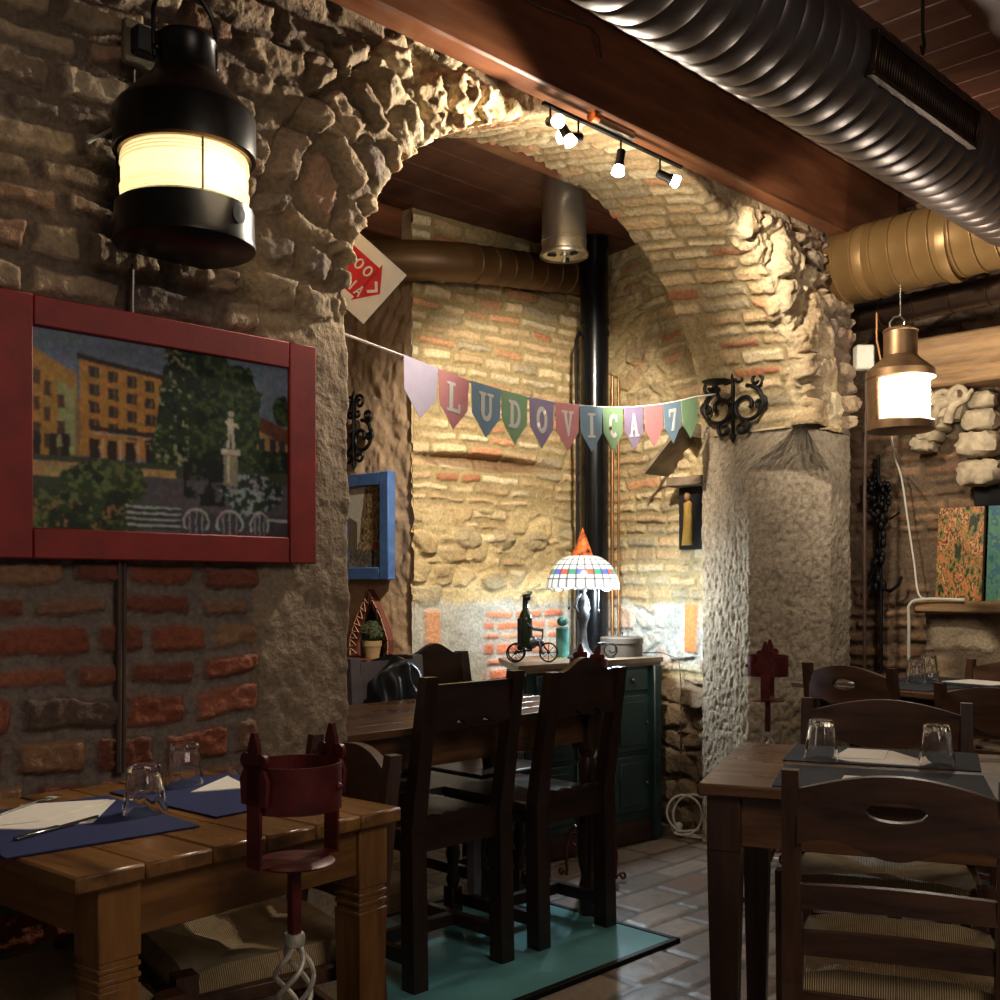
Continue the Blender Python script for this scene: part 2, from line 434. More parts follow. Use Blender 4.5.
def rubble(u, v, seed, pal, mortar, su=.2, sv=.13, amp=.04):
    e, cid = cells(u, v, seed, su, sv)
    m = sm(.06, .3, e-.10*(fbm(u*14, v*14, seed+8)-.4))
    m = m*np.where(rnd(cid, seed+60) < .2, .25, 1.)
    facet = (rnd(cid, seed+61)-.5)*vn(u*9, v*9, seed+62)*2+(fbm(u*11, v*11, seed+63)-.5)
    h = m*amp*(.35+.8*rnd(cid, seed+64)+.5*facet)+.009*(fbm(u*26, v*26, seed+65, 4)-.5)*2
    col = lerp(C3(*mortar)*np.ones(u.shape+(3,)), pick(cid, seed+3, pal), m*.85)*(.78+.44*fbm(u*12, v*12, seed+33))[..., None]
    return h, col
# ================================================================== SETTING
YW = 2.36                       # front face of the arched wall
AX, AR, ASP, ARISE = 2.99, 1.213, 1.9, .86      # arch: centre x, half span, springing, rise

def open_dist(x, z):
    """distance outside the arch opening (negative inside)"""
    side = np.abs(x-AX)-AR
    f = (np.hypot((x-AX)/AR, np.maximum(z-ASP, 0)/ARISE)-1)*1.0
    return np.where(z < ASP, side, f)

# ---- arched front wall
u, v = uv(-.4, 4.62, 0, 3.04, .006)
d = open_dist(u, v)
hb, cb = brickwork(u, v, 11, RED, (128, 113, 101), .083, (.14, .24), .017, .018, .028, .84, .008)
hb2, cb2 = brickwork(u, v, 14, ROUGH, (112, 95, 80), .078, (.12, .24), .018, .026, .04, .6, .006)
hr, cr = rubble(u, v, 12, ROUGH, (120, 100, 78), .17, .085, .06)
hs = .018*(fbm(u*7, v*7, 70)-.5)+.012*(fbm(u*34, v*34, 71, 4)-.5)
cs = C3(138, 118, 98)*(.75+.5*fbm(u*8, v*8, 72))[..., None]
k1 = sm(1.2, 1.75, v+.25*(fbm(u*3, v*3, 80)-.5))                     # above: paler rough brick, warm lamplight mixed into its tan
h = hb*(1-k1)+hb2*k1; c = lerp(cb, cb2, k1)
k2 = np.maximum(sm(.5, .22, d+.35*(fbm(u*4, v*4, 81)-.5))*sm(1.8, 2.0, v), sm(.6, .68, fbm(u*2.2, v*2.6, 82))*sm(1.9, 2.2, v))
h = h*(1-k2)+hr*k2; c = lerp(c, cr, k2)
k3 = sm(.27, .21, d+.12*(fbm(u*5, v*5, 83)-.5))*sm(1.78, 1.7, v)       # big dressed jamb stone
h = h*(1-k3)+(hs+.006)*k3; c = lerp(c, cs, k3)
h = h-.06*sm(.30, .26, d)                                               # tucks behind the voussoir ring
h = h+k2*(1-k3)*.012*(fbm(u*38, v*38, 84, 3)-.5)*2
h = np.where(v > 2.69, np.minimum(h, .01), h)
P = np.stack([u, YW-h, v], -1)
struct(gridmesh('wall_front', P, c, 'masonry', (d > .12) & ~((u > 3.9) & (v < 1.87))), 'rough brick and rubble wall with a round arch opening through it', 'wall')

# ---- arch ring and soffit in one sheet: s runs along the opening, w across the arris
ns = 760
Lj = ASP; th = np.linspace(0, PI, 4000)
ex = AX-AR*np.cos(th); ez = ASP+ARISE*np.sin(th)
ea = np.concatenate([[0], np.cumsum(np.hypot(np.diff(ex), np.diff(ez)))])
S = np.linspace(0, Lj+ea[-1]+.03, ns)
tt = np.interp(np.clip(S-Lj, 0, ea[-1]), ea, th)
px = AX-AR*np.cos(tt); pz = np.where(S < Lj, S, np.where(S > Lj+ea[-1], ASP-(S-Lj-ea[-1]), ASP+ARISE*np.sin(tt)))
nx = -np.cos(tt)/AR; nz = np.sin(tt)/ARISE; nl = np.hypot(nx, nz); nx, nz = nx/nl, nz/nl
W = np.linspace(-.36, .52, 130)
s_, w_ = np.meshgrid(S, W, indexing='ij')
PX, PZ, NX, NZ = [np.broadcast_to(a[:, None], s_.shape) for a in (px, pz, nx, nz)]
arch = sm(Lj-.15, Lj+.1, s_)
ha, ca = brickwork(w_, s_, 31, TAN, (158, 138, 102), .066, (.13, .26), .013, .013, .012, .62, .005)
hr, cr = rubble(s_, w_*1.0, 33, [(4, (176, 148, 112)), (3, (156, 134, 106)), (3, (200, 180, 146))], (190, 170, 136), .11, .15, .055)
hr = hr+.013*(fbm(s_*40, w_*40, 89, 3)-.5)*2
hr = hr+.02*(fbm(s_*17, w_*17, 97, 4)-.5)*2
left = sm(Lj+2.0, Lj+1.55, s_); right = sm(Lj+2.05, Lj+2.4, s_)
front = sm(.02, -.05, w_+.05*(fbm(s_*6, w_*6, 90)-.5))
ragged = sm(.10, -.02, w_+.13*(fbm(s_*9, w_*5, 92)-.5))*right
kf = np.maximum(front, ragged)*arch
hL, cL = brickwork(w_, s_, 35, ROUGH, (122, 102, 80), .08, (.1, .2), .02, .045, .05, .68, .010)
hL = hL+.025*(fbm(s_*13, w_*13, 99, 4)-.5); kL = sm(Lj+.75, Lj+.35, s_+.3*(fbm(s_*5, w_*5, 98)-.5))
hr = hr*(1-kL)+hL*kL; cr = lerp(cr, cL, kL)
h = ha*(1-kf)+hr*kf; c = lerp(ca, cr, kf)
sj = .02*(fbm(s_*7, w_*7, 93)-.5)+.01*(fbm(s_*34, w_*34, 94, 4)-.5)
cj = C3(142, 122, 100)*(.75+.5*fbm(s_*8, w_*8, 95))[..., None]
h = h*arch+(sj+.012)*(1-arch); c = lerp(cj, c, arch)
h = h+.05*(fbm(s_*3.1, w_*2, 96)-.5)*arch*sm(.2, -.02, w_)
h = h-.07*sm(-.27, -.36, w_)-.028*.45*sm(Lj+.9, Lj+.5, s_)*sm(-.12, .0, w_)
h = np.where((PZ+NZ*np.maximum(-w_, 0) > 2.69) & (w_ < .03), np.minimum(h, .01), h)
k = sm(-.035, .035, w_)
DX, DY, DZ = -NX*k, -(1-k), -NZ*k; dl = np.sqrt(DX**2+DY**2+DZ**2); DX, DY, DZ = DX/dl, DY/dl, DZ/dl
up = .10*np.clip(w_, 0, 1)/.54*np.clip(np.sin(np.interp(s_-Lj, ea, th)), 0, 1)*arch
out = np.maximum(-w_, 0)
P = np.stack([PX+NX*out+DX*h, YW+np.maximum(w_, 0)+DY*h, PZ+NZ*out+DZ*h+up], -1)
struct(gridmesh('wall_arch', P, c, 'masonry'), 'brick soffit and ragged stone edge of the arch', 'wall')

# ---- right stone pillar with a chamfered corner
zz = np.linspace(0, 1.93, 300); nseg = [70, 58, 34, 30]
cz = np.clip((1.9-zz)/.2, 0, 1)
rows = []
for z_, q in zip(zz, cz):
    pts = [(4.2, 2.875), (4.2, 2.36+.27*q), (4.2+.24*q, 2.36), (4.63, 2.36), (4.63, 2.9)]
    r_ = []
    for (a, b), n_ in zip(zip(pts, pts[1:]), nseg):
        t = np.linspace(0, 1, n_, endpoint=False); r_ += [(a[0]+(b[0]-a[0])*x, a[1]+(b[1]-a[1])*x) for x in t]
    rows.append(r_+[pts[-1]])
A = np.array(rows); U = np.broadcast_to(np.linspace(0, 1.75, A.shape[1]), A.shape[:2]); V = np.broadcast_to(zz[:, None], A.shape[:2])
segn = [(-1, 0), (-.747, -.664), (0, -1), (1, 0)]; nr = np.concatenate([np.tile(q_, (n_, 1)) for q_, n_ in zip(segn, nseg)]+[[(1, 0)]]); ker = np.ones(7)/7
nr = np.stack([np.convolve(np.pad(nr[:, i], 3, 'edge'), ker, 'valid') for i in (0, 1)], -1); nr /= np.linalg.norm(nr, axis=-1, keepdims=True); nrm = np.broadcast_to(nr[None], A.shape)
hh = .006*(fbm(U*34, V*34, 110, 3)-.5)*2+.012*(fbm(U*7, V*7, 111, 2)-.5)-.005*sm(.6, .72, vn(U*55, V*55, 112))
A = A+nrm*hh[..., None]
c = C3(166, 150, 128)*(.75+.45*fbm(U*9, V*9, 113))[..., None]*(1-.25*sm(.55, .75, vn(U*60, V*60, 114)))[..., None]
struct(gridmesh('wall_pillar', np.stack([A[..., 0], A[..., 1], V], -1), c, 'stone'), 'hammered grey stone pillar with a chamfered corner', 'wall')

# ---- alcove walls
def wallsheet(name, a, b, z0, z1, step, style, mat='masonry', label=None, keepf=None):
    """sheet from a to b (xy), visible side to the left of a->b when seen from above is +n"""
    L = math.hypot(b[0]-a[0], b[1]-a[1]); dx, dy = (b[0]-a[0])/L, (b[1]-a[1])/L
    u, v = uv(0, L, z0, z1, step); h, c = style(u, v)
    P = np.stack([a[0]+dx*u+dy*h, a[1]+dy*u-dx*h, v], -1)
    return struct(gridmesh(name, P, c, mat, None if keepf is None else keepf(u, v)), label, 'wall')

def back_style(u, v):
    h, c = brickwork(u, v, 41, TAN, (158, 138, 98), .062, (.13, .26), .014, .014, .018, .62, .005)
    hc, cc = rubble(u, v, 43, [(4, (190, 166, 122)), (2, (176, 150, 108)), (2, (160, 146, 116))], (190, 168, 124), .16, .13, .03)
    k = sm(.95, 1.05, v)*sm(1.62, 1.5, v)*sm(.42, .5, fbm(u*2+3, v*2.4, 44)+.12)
    h = h*(1-k)+hc*k; c = lerp(c, cc, k)
    # a row of round cobbles
    for i, cx in enumerate((.33, .56, .78, 1.0, 1.16)):
        r = np.hypot((u-cx)/.085, (v-1.42-.01*math.sin(i*3))/.055); k = sm(1.05, .8, r)
        h = h+.03*np.sqrt(np.clip(1-r*r, 0, 1)); c = lerp(c, C3(168, 150, 116)*np.ones(c.shape), k*.8)
    # long hollow under a course of tilted bricks
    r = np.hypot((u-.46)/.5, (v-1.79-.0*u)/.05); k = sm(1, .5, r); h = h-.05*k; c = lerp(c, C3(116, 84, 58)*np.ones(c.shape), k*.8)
    # grey cement repair with red bricks near the desk
    kc = sm(1.13, 1.07, v+.08*(fbm(u*5, v*5, 46)-.5)); cem = C3(176, 172, 160)*(.8+.4*fbm(u*12, v*12, 47))[..., None]
    h = h*(1-kc)+kc*(.006+.016*(fbm(u*14, v*14, 48)-.5)); c = lerp(c, cem, kc)
    hr, cr = brickwork(u, v, 49, [(4, (206, 112, 74)), (3, (190, 100, 66)), (2, (214, 136, 96))], (170, 160, 146), .062, (.15, .21), .014, .012, .01, .8, .003)
    kr = sm(.42, .47, u+.05*(fbm(u*9, v*9, 140)-.5))*sm(.98, .93, u+.08*(fbm(u*9, v*9, 141)-.5))*sm(1.10, 1.05, v+.06*(fbm(u*8, v*8, 142)-.5))*sm(.5, .6, v)
    h = h*(1-kr)+hr*kr; c = lerp(c, cr, kr)
    k = sm(.06, .08, u)*sm(.17, .15, u)*sm(1.08, 1.06, v)*sm(.84, .86, v); h = h+.02*k; c = lerp(c, C3(206, 150, 112)*np.ones(c.shape), k)
    return h, c
def alc_style(u, v):
    h, c = brickwork(u, v, 51, TAN, (160, 142, 104), .06, (.13, .28), .013, .014, .016, .62, .005)
    hc, cc = rubble(u, v, 53, [(4, (186, 164, 124)), (2, (170, 146, 108))], (192, 172, 130), .2, .1, .028)
    k = sm(1.66, 1.74, v)*sm(.5, .58, fbm(u*2.2, v*2.2, 54)+.06); h = h*(1-k)+hc*k; c = lerp(c, cc, k)
    kc = sm(1.12, 1.06, v+.1*(fbm(u*5, v*5, 56)-.5))*sm(.74, .84, v+.1*(fbm(u*4, v*4, 57)-.5))
    cem = C3(188, 186, 176)*(.75+.4*fbm(u*12, v*12, 58))[..., None]
    hk, ck = rubble(u, v, 59, [(3, (196, 184, 160)), (2, (212, 148, 100)), (2, (180, 172, 156))], (188, 186, 176), .13, .12, .02)
    h = h*(1-kc)+kc*hk; c = lerp(c, lerp(cem, ck, np.full(u.shape, .5)), kc)
    k = sm(.745, .755, u)*sm(.835, .825, u)*sm(1.1, 1.09, v)*sm(.86, .87, v); h = h*(1-k)+.022*k; c = lerp(c, C3(222, 132, 76)*np.ones(c.shape), k)
    kb = sm(.76, .7, v); hb, cb = rubble(u, v, 60, [(3, (150, 126, 98)), (2, (130, 108, 84))], (140, 120, 96), .2, .12, .04)
    h = h*(1-kb)+hb*kb; c = lerp(c, cb, kb)
    return h, c
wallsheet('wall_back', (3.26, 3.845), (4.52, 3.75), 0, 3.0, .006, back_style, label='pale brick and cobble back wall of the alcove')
wallsheet('wall_alcove', (4.52, 3.8), (4.31, 2.86), 0, 3.0, .006, alc_style, label='pale brick side wall of the alcove behind the pillar')
def plaster_style(u, v):
    h = .012*(fbm(u*16, v*16, 61, 4)-.5)*2+.03*(fbm(u*2.5, v*2.5, 62, 2)-.5)
    e = sm(1.17-.05, 1.17, u)      # bright lumpy corner edge
    return h+.0*e, C3(196, 164, 130)*(.82+.36*fbm(u*5, v*5, 63))[..., None]
wallsheet('wall_plaster', (3.265, 5.0), (3.265, 3.835), 0, 3.0, .01, plaster_style, 'plaster', 'coarse tan plaster wall at the left of the alcove')
def plain_style(u, v): return .01*(fbm(u*8, v*8, 64)-.5), C3(150, 124, 98)*(.8+.4*fbm(u*6, v*6, 65))[..., None]
wallsheet('wall_far', (1.0, 5.0), (3.3, 5.0), 0, 3.0, .05, plain_style, 'plaster', 'plain wall at the hidden left end of the alcove')
wallsheet('wall_side', (1.3, 2.6), (1.3, 5.0), 0, 3.0, .05, plain_style, 'plaster', 'plain wall behind the left pier')

# ---- right hand wall with the fireplace
def right_style(u, v):
    h, c = brickwork(u, v, 71, [(4, (140, 104, 76)), (3, (116, 86, 64)), (2, (160, 124, 92)), (1, (96, 74, 58))], (112, 92, 72), .06, (.13, .24), .014, .02, .02, .55, .005)
    k = sm(.46, .56, fbm(u*3, v*3, 73))*sm(1.6, 1.9, v); hr, cr = rubble(u, v, 74, ROUGH, (112, 92, 72), .18, .11, .05)
    return h*(1-k)+hr*k, lerp(c, cr, k)
wallsheet('wall_right', (5.14, 2.85), (5.14, .1), 0, 3.03, .008, right_style, label='dim brick wall at the right behind the lantern')
wallsheet('wall_recess', (4.62, 2.8), (5.2, 2.8), 0, 3.03, .02, right_style, label='brick recess beside the stone pillar')

# ---- floor, ceilings
u, v = uv(-.6, 5.3, -1.2, 5.05, .0125)
m, bid = bricks(u, v, 91, .165, (.30, .325), .013, .006, .01)
h = m*(.003+.004*rnd(bid, 92))+.004*(fbm(u*22, v*22, 93)-.5)*m
c = lerp(C3(92, 84, 76)*np.ones(u.shape+(3,)), pick(bid, 94, [(3, (138, 120, 106)), (2, (118, 104, 94)), (2, (150, 134, 120)), (1, (128, 102, 86))]), m)*(.75+.5*fbm(u*7, v*7, 95))[..., None]
gx = (u > 1.18) & (u < 2.985) & (v > 2.135) & (v < 3.02)
M['floor'] = vcol('worn terracotta pavers', .42, 50, .35, .003, .2, .5)
struct(gridmesh('floor', np.stack([u, v, h-.012], -1), c, 'floor', ~gx), 'worn brick paver floor laid in staggered rows', 'floor')

def planks(name, x0, x1, y0, y1, z, w, along, label):
    mb = MB(); n = int(round(((x1-x0) if along == 'Y' else (y1-y0))/w))
    for i in range(n):
        if along == 'Y': mb.box(x0+i*w+.001, x0+(i+1)*w-.001, y0, y1, z, z+.025, .004)
        else: mb.box(x0, x1, y0+i*w+.001, y0+(i+1)*w-.001, z, z+.025, .004)
    return struct(mb.build(name, 'plank'), label, 'ceiling')
planks('ceiling', -.5, 5.2, -1.2, 2.42, 3.03, .15, 'Y', 'red brown board ceiling over the dining room')
planks('ceiling_alcove', .9, 4.7, 2.72, 5.05, 2.945, .18, 'X', 'dark red board ceiling inside the alcove')
def beam(name, x0, x1, y0, y1, z0, z1, label, mat='beam'):
    return struct(MB().box(x0, x1, y0, y1, z0, z1, .008).build(name, mat), label, 'beam')
beam('trim_1', -.4, 4.9, 2.255, 2.345, 2.73, 3.03, 'varnished brown beam along the top of the arched wall')
beam('trim_2', -.4, 5.1, 1.0, 1.27, 2.86, 3.03, 'dark ceiling beam near the ventilation grille')
beam('trim_3', 1.3, 4.4, 2.915, 2.985, 2.86, 2.945, 'brown beam just behind the top of the arch')
beam('trim_4', 1.3, 3.24, 3.88, 4.02, 2.80, 2.945, 'brown beam above the plaster wall')

# ---- glass floor panel
g = thing('floor_glass_panel', 'teal glass panel set into the brick floor under the dark dining table', 'glass panel', (2.08, 2.58, 0))
MB().box(-.88, .885, -.43, .43, -.02, .002, .003).build('glass_pane', 'panelglass', g)
fr = MB()
for a in ((-.9, .905, -.45, -.428), (-.9, .905, .428, .45), (-.9, -.878, -.45, .45), (.883, .905, -.45, .45)): fr.box(*a, -.02, .005, .002)
fr.build('frame', 'iron', g)

# ================================================================== CAMERA
cam = bpy.data.cameras.new('camera'); co = bpy.data.objects.new('camera', cam); COL.objects.link(co)
co.location = (0, 0, 1.18); co.rotation_euler = (PI/2, 0, R(-45))
cam.sensor_width = 36; cam.lens = 38.88; cam.shift_y = .087; cam.clip_start = .05
sc.camera = co

# ================================================================== LIGHT
def light(name, kind, loc, energy, color, size=.03, target=None, **kw):
    l = bpy.data.lights.new(name, kind); l.energy = energy; l.color = color
    if kind == 'AREA': l.size = size
    else: l.shadow_soft_size = size
    for k, v_ in kw.items(): setattr(l, k, v_)
    o = bpy.data.objects.new(name, l); COL.objects.link(o); o.location = loc
    if target is not None: o.rotation_euler = (Vector(target)-Vector(loc)).to_track_quat('-Z', 'Y').to_euler()
    return o
WARM = (1, .90, .74); WARM2 = (1, .74, .44); COOL = (.72, .88, 1)
SPOTS = [(2.475, 2.27, 2.60), (2.62, 2.27, 2.60), (2.877, 2.28, 2.58), (3.17, 2.27, 2.62)]
# ================================================================== FURNITURE
FWD = lambda deg: R(deg-90)          # things are modelled facing +y

def rush_chair(loc, rz, label, group, hole=True, h=.85, w=.42):
    t = thing('rush_chair', label, 'chair', loc, rz, group)
    hw = w/2
    # rush seat: four woven triangles sinking to the diagonals, rolled edges
    n = 24; mb = MB(); vs = []; fs = []
    def pt(i, j, top):
        a, b = -1+2*i/n, -1+2*j/n
        x = a*(hw-.012)*(1+.07*b); y = b*.2
        e = max(abs(a), abs(b)); dg = abs(abs(a)-abs(b))
        z = .455+.012*min(1, dg*3)*(.4+.6*e)-.02*(1-e)
        if e > .93: z -= .016
        if e > .99: z -= .014
        return (x, y, z if top else .425)
    for top in (1, 0):
        for i in range(n+1):
            for j in range(n+1): vs.append(pt(i, j, top))
    k = (n+1)**2
    for i in range(n):
        for j in range(n):
            a = i*(n+1)+j; fs += [(a, a+n+1, a+n+2, a+1), (k+a, k+a+1, k+a+n+2, k+a+n+1)]
    for i in range(n):
        for (a, b) in (((i, 0), (i+1, 0)), ((i+1, n), (i, n)), ((0, i+1), (0, i)), ((n, i), (n, i+1))):
            p, q = a[0]*(n+1)+a[1], b[0]*(n+1)+b[1]; fs.append((p, k+p, k+q, q))
    mb.add(vs, fs); mb.build('rush_seat', 'rush', t, 60)
    for s in (-1, 1):
        f = MB(); f.taper((s*(hw+.002), .195, 0), (s*(hw+.002), .195, .47), .034, .042); f.build('front_leg', 'chairwood', t)
        b = MB(); b.taper((s*(hw-.018), -.235, 0), (s*(hw-.018), -.2, .44), .034, .038); b.taper((s*(hw-.018), -.2, .44), (s*(hw-.018), -.25, h), .038, .03, .038, .028)
        b.build('rear_post', 'chairwood', t)
    rl = MB()
    for z in (.18, .30):
        for s in (-1, 1): rl.bar((s*(hw-.008), -.215, z), (s*hw, .19, z+.01), .022)
    rl.bar((-hw, .195, .26), (hw, .195, .26), .024); rl.bar((-hw+.02, -.218, .24), (hw-.02, -.218, .24), .022)
    for s in (-1, 1): rl.bar((s*(hw-.012), -.2, .41), (s*hw, .19, .41), .03)
    rl.bar((-hw, .192, .41), (hw, .192, .41), .03); rl.bar((-hw+.02, -.2, .41), (hw-.02, -.2, .41), .03)
    rl.build('stretcher', 'chairwood_x', t)
    x1 = hw-.03
    tp = MB()
    zt = lambda x: h-.035+.035*math.cos(x/x1*PI/2)
    zb = lambda x: h-.135-.014*math.cos(x/x1*PI*1.5)
    def hf(x):
        q = min(1, abs(x)/.052); d = .017*math.sqrt(max(0, 1-q*q)); return (h-.064-d, h-.064+d+.001)
    tp.slat(-x1, x1, zb, zt, -.245, .022, .022, 28, (-.052, .052, hf) if hole else None)
    tp.build('top_rail', 'chairwood_x', t)
    for zz, yy in ((h-.235, -.226), (h-.325, -.212)):
        MB().slat(-x1, x1, lambda x: zz-.024+.008*math.cos(x/x1*PI/2), lambda x: zz+.02+.01*math.cos(x/x1*PI/2), yy, .018, .018, 20).build('back_slat', 'chairwood_x', t)
    return t

# ---- pine table on the left
t = thing('pine_table', 'small waxed pine table of planks against the left brick wall', 'table', (1.035, 1.955, 0), R(5))
mb = MB(); xs = [-.378, -.26, -.135, -.025, .085, .195, .302]
for a, b in zip(xs, xs[1:]): mb.box(a+.0006, b-.0006, -.345, .335, .72, .748+random.uniform(-.0008, .0008), .004)
mb.build('tabletop', 'pine', t)
for x0, x1, y0, y1, m in ((-.29, .245, -.312, -.29, 'pine_x'), (-.29, .245, .278, .30, 'pine_x')):
    MB().box(x0, x1, y0, y1, .625, .72, .002).build('apron', m, t)
for x0, x1 in ((-.318, -.296), (.25, .272)):
    MB().box(x0, x1, -.27, .26, .625, .72, .002).build('apron', 'pine', t)
for sx in (-.292, .247):
    for sy in (-.285, .273):
        mb = MB(); mb.box(sx-.037, sx+.037, sy-.037, sy+.037, .598, .72, .002)
        for q in range(3): mb.box(sx-.034, sx+.034, sy-.034, sy+.034, .588-q*.018, .599-q*.018, .002); mb.box(sx-.037, sx+.037, sy-.037, sy+.037, .581-q*.018, .590-q*.018, .002)
        mb.taper((sx, sy, 0), (sx, sy, .546), .05, .072); mb.build('leg', 'pine_z', t)
def mat_(name, poly, z, m, label, group):
    o = MB().prism(poly, z, z+.0025).build(name, m); return tag(o, label, 'placemat', group)
Z1 = .7492
mat_('placemat', [(.655, 1.76), (.99, 1.752), (1.0, 2.145), (.665, 2.15)], Z1, 'navy', 'navy blue felt placemat at the left end of the pine table, under cutlery', 'navy placemats')
mat_('placemat', [(1.05, 1.80), (1.345, 1.825), (1.315, 2.20), (1.02, 2.175)], Z1, 'navy', 'navy blue felt placemat at the right end of the pine table', 'navy placemats')
def napkin(pts, z, label, group, extra=None):
    mb = MB(); mb.prism(pts, z, z+.002)
    if extra: mb.prism(extra, z+.0021, z+.004)
    return tag(mb.build('paper_napkin', 'paper'), label, 'napkin', group)
napkin([(.70, 2.0), (.83, 2.15), (.985, 2.075), (.865, 1.91), (.76, 1.93)], Z1+.0027, 'white folded paper napkin on the left navy mat, with fork and knife', 'paper napkins', [(.70, 2.0), (.83, 2.15), (.975, 2.08), (.80, 1.975)])
napkin([(1.135, 2.045), (1.29, 2.16), (1.25, 2.0)], Z1+.0027, 'white paper napkin on the right navy mat, half hidden by the red iron holder', 'paper napkins')
def fork(loc, rz, label):
    t = thing('fork', label, 'fork', loc, rz); mb = MB()
    mb.tube([(-.1, 0, .004), (-.05, 0, .006), (.02, 0, .007), (.04, 0, .006)], [.004, .0035, .0025, .003], 8); mb.build('handle', 'steel', t)
    mb = MB(); mb.box(.038, .06, -.011, .011, .0035, .0065, .001)
    for i in range(4): mb.box(.058, .1, -.011+i*.0063, -.008+i*.0063, .0035, .006, .0008)
    mb.build('tines', 'steel', t)
def knife(loc, rz, label):
    t = thing('table_knife', label, 'knife', loc, rz)
    MB().box(-.1, 0, -.006, .006, 0, .006, .002).build('handle', 'steel', t)
    MB().prism([(0, -.007), (.09, -.008), (.105, .004), (.1, .007), (0, .007)], .001, .003).build('blade', 'steel', t)
fork((.84, 2.13, Z1+.0032), R(35), 'steel fork lying at the back edge of the left white napkin')
knife((.80, 1.905, Z1+.0032), R(24), 'steel knife lying along the front edge of the left white napkin')

def tumbler(loc, label, group, r=.041, h=.092, rz=0):
    """upside-down faceted tumbler"""
    mb = MB(); ro, ri = r, r-.0035
    out = [(ri, 0), (ro, 0), (ro, .012)]+[(ro-(ro-.03)*(z-.012)/(h-.012), z) for z in (.02, .04, .06, .078, h-.004)]+[(.027, h), (0, h)]
    inn = [(0, h-.014), (.024, h-.014), (.0265, h-.02), (ri-.002, .02), (ri, .0)]
    n = 40; vs = []; fs = []
    def ring(r_, z, fac):
        for i in range(n):
            a = 2*PI*i/n; k = 1-.07*fac*abs(math.cos(a*5))**.7; vs.append((r_*k*math.cos(a), r_*k*math.sin(a), z))
    pr = [(p, 0 if p[1] < .013 or p[1] > h-.001 else 1) for p in out]+[(p, 0) for p in inn]
    for (r_, z), f in pr: ring(max(r_, .0004), z, f)
    for j in range(len(pr)-1):
        for i in range(n): fs.append((j*n+i, j*n+(i+1) % n, (j+1)*n+(i+1) % n, (j+1)*n+i))
    mb.add(vs, fs); o = mb.build('tumbler', 'tumbler', None, 50, loc); o.rotation_euler = (0, 0, rz)
    return tag(o, label, 'glass', group)
tumbler((.972, 1.925, Z1+.0028), 'upside-down clear tumbler on the left navy mat, beside the napkin', 'tumblers')
tumbler((1.17, 2.135, Z1+.0028), 'upside-down clear tumbler on the right navy mat near the brick wall', 'tumblers', rz=.3)

rc = rush_chair((1.225, 1.985, 0), FWD(169), 'rush seat chair at the right end of the pine table, beside the pier', 'rush seat chairs', False, .83)
dup(rc, (.735, 1.955, 0), FWD(0), 'rush seat chair pushed under the left end of the pine table', 'rush seat chairs')

# ---- dark table on the right
a = R(24.6); ca_, sa_ = math.cos(a), math.sin(a)
TC = (1.98+.335*ca_+.36*sa_, 1.37+.335*sa_-.36*ca_)
t = thing('dark_table', 'dark brown wooden table at the right front with tapered legs', 'table', (TC[0], TC[1], 0), FWD(24.6))
MB().box(-.36, .36, -.335, .335, .722, .75, .005).build('tabletop', 'walnut', t)
for y in (-.30, .28): MB().box(-.27, .27, y, y+.02, .61, .722, .002).build('apron', 'walnut', t)
for x in (-.325, .305): MB().box(x, x+.02, -.26, .26, .61, .722, .002).build('apron', 'walnut_z', t)
for sx in (-.305, .305):
    for sy in (-.28, .28):
        mb = MB(); mb.box(sx-.036, sx+.036, sy-.036, sy+.036, .60, .722, .002); mb.taper((sx, sy, 0), (sx, sy, .60), .046, .072); mb.build('leg', 'walnut_z', t)
def onT(x, y, z=.75): return (TC[0]+x*sa_+y*ca_, TC[1]-x*ca_+y*sa_, z)
def polyT(p): return [onT(x, y)[:2] for x, y in p]
mat_('placemat', polyT([(-.215, .04), (.235, .03), (.245, .325), (-.205, .33)]), .7506, 'charcoal', 'charcoal felt placemat on the far half of the dark right table', 'charcoal placemats')
mat_('placemat', polyT([(-.2, -.325), (.24, -.33), (.235, -.03), (-.205, -.025)]), .7506, 'charcoal', 'charcoal felt placemat on the near half of the dark right table', 'charcoal placemats')
napkin(polyT([(-.10, .10), (-.07, .27), (.04, .27), (.13, .10), (.10, .05), (-.06, .06)]), .7534, 'white folded napkin between the two tumblers on the right dark table', 'paper napkins', polyT([(-.10, .10), (-.07, .27), (.03, .265), (.02, .11)]))
napkin(polyT([(-.07, -.325), (.12, -.33), (.11, -.15), (-.06, -.15)]), .7534, 'white napkin glimpsed through the handle slot of the nearest chair', 'paper napkins')
tumbler(onT(-.125, .075, .7534), 'left upside-down tumbler on the dark right table, clear, on the charcoal mat', 'tumblers', .042, .098, .2)
tumbler(onT(.14, .075, .7534), 'right upside-down tumbler on the dark right table, greenish, near the frame edge', 'tumblers', .042, .098, .5)
near = rush_chair((2.085, .965, 0), FWD(24.6), 'nearest dark chair with a slotted top rail, back turned to us', 'slatted chairs with a hand slot', True, .845, .40)
far = rush_chair((2.70, 1.285, 0), FWD(204.6), 'dark chair facing us across the right table, behind its two tumblers', 'slatted chairs', False, .86, .46)

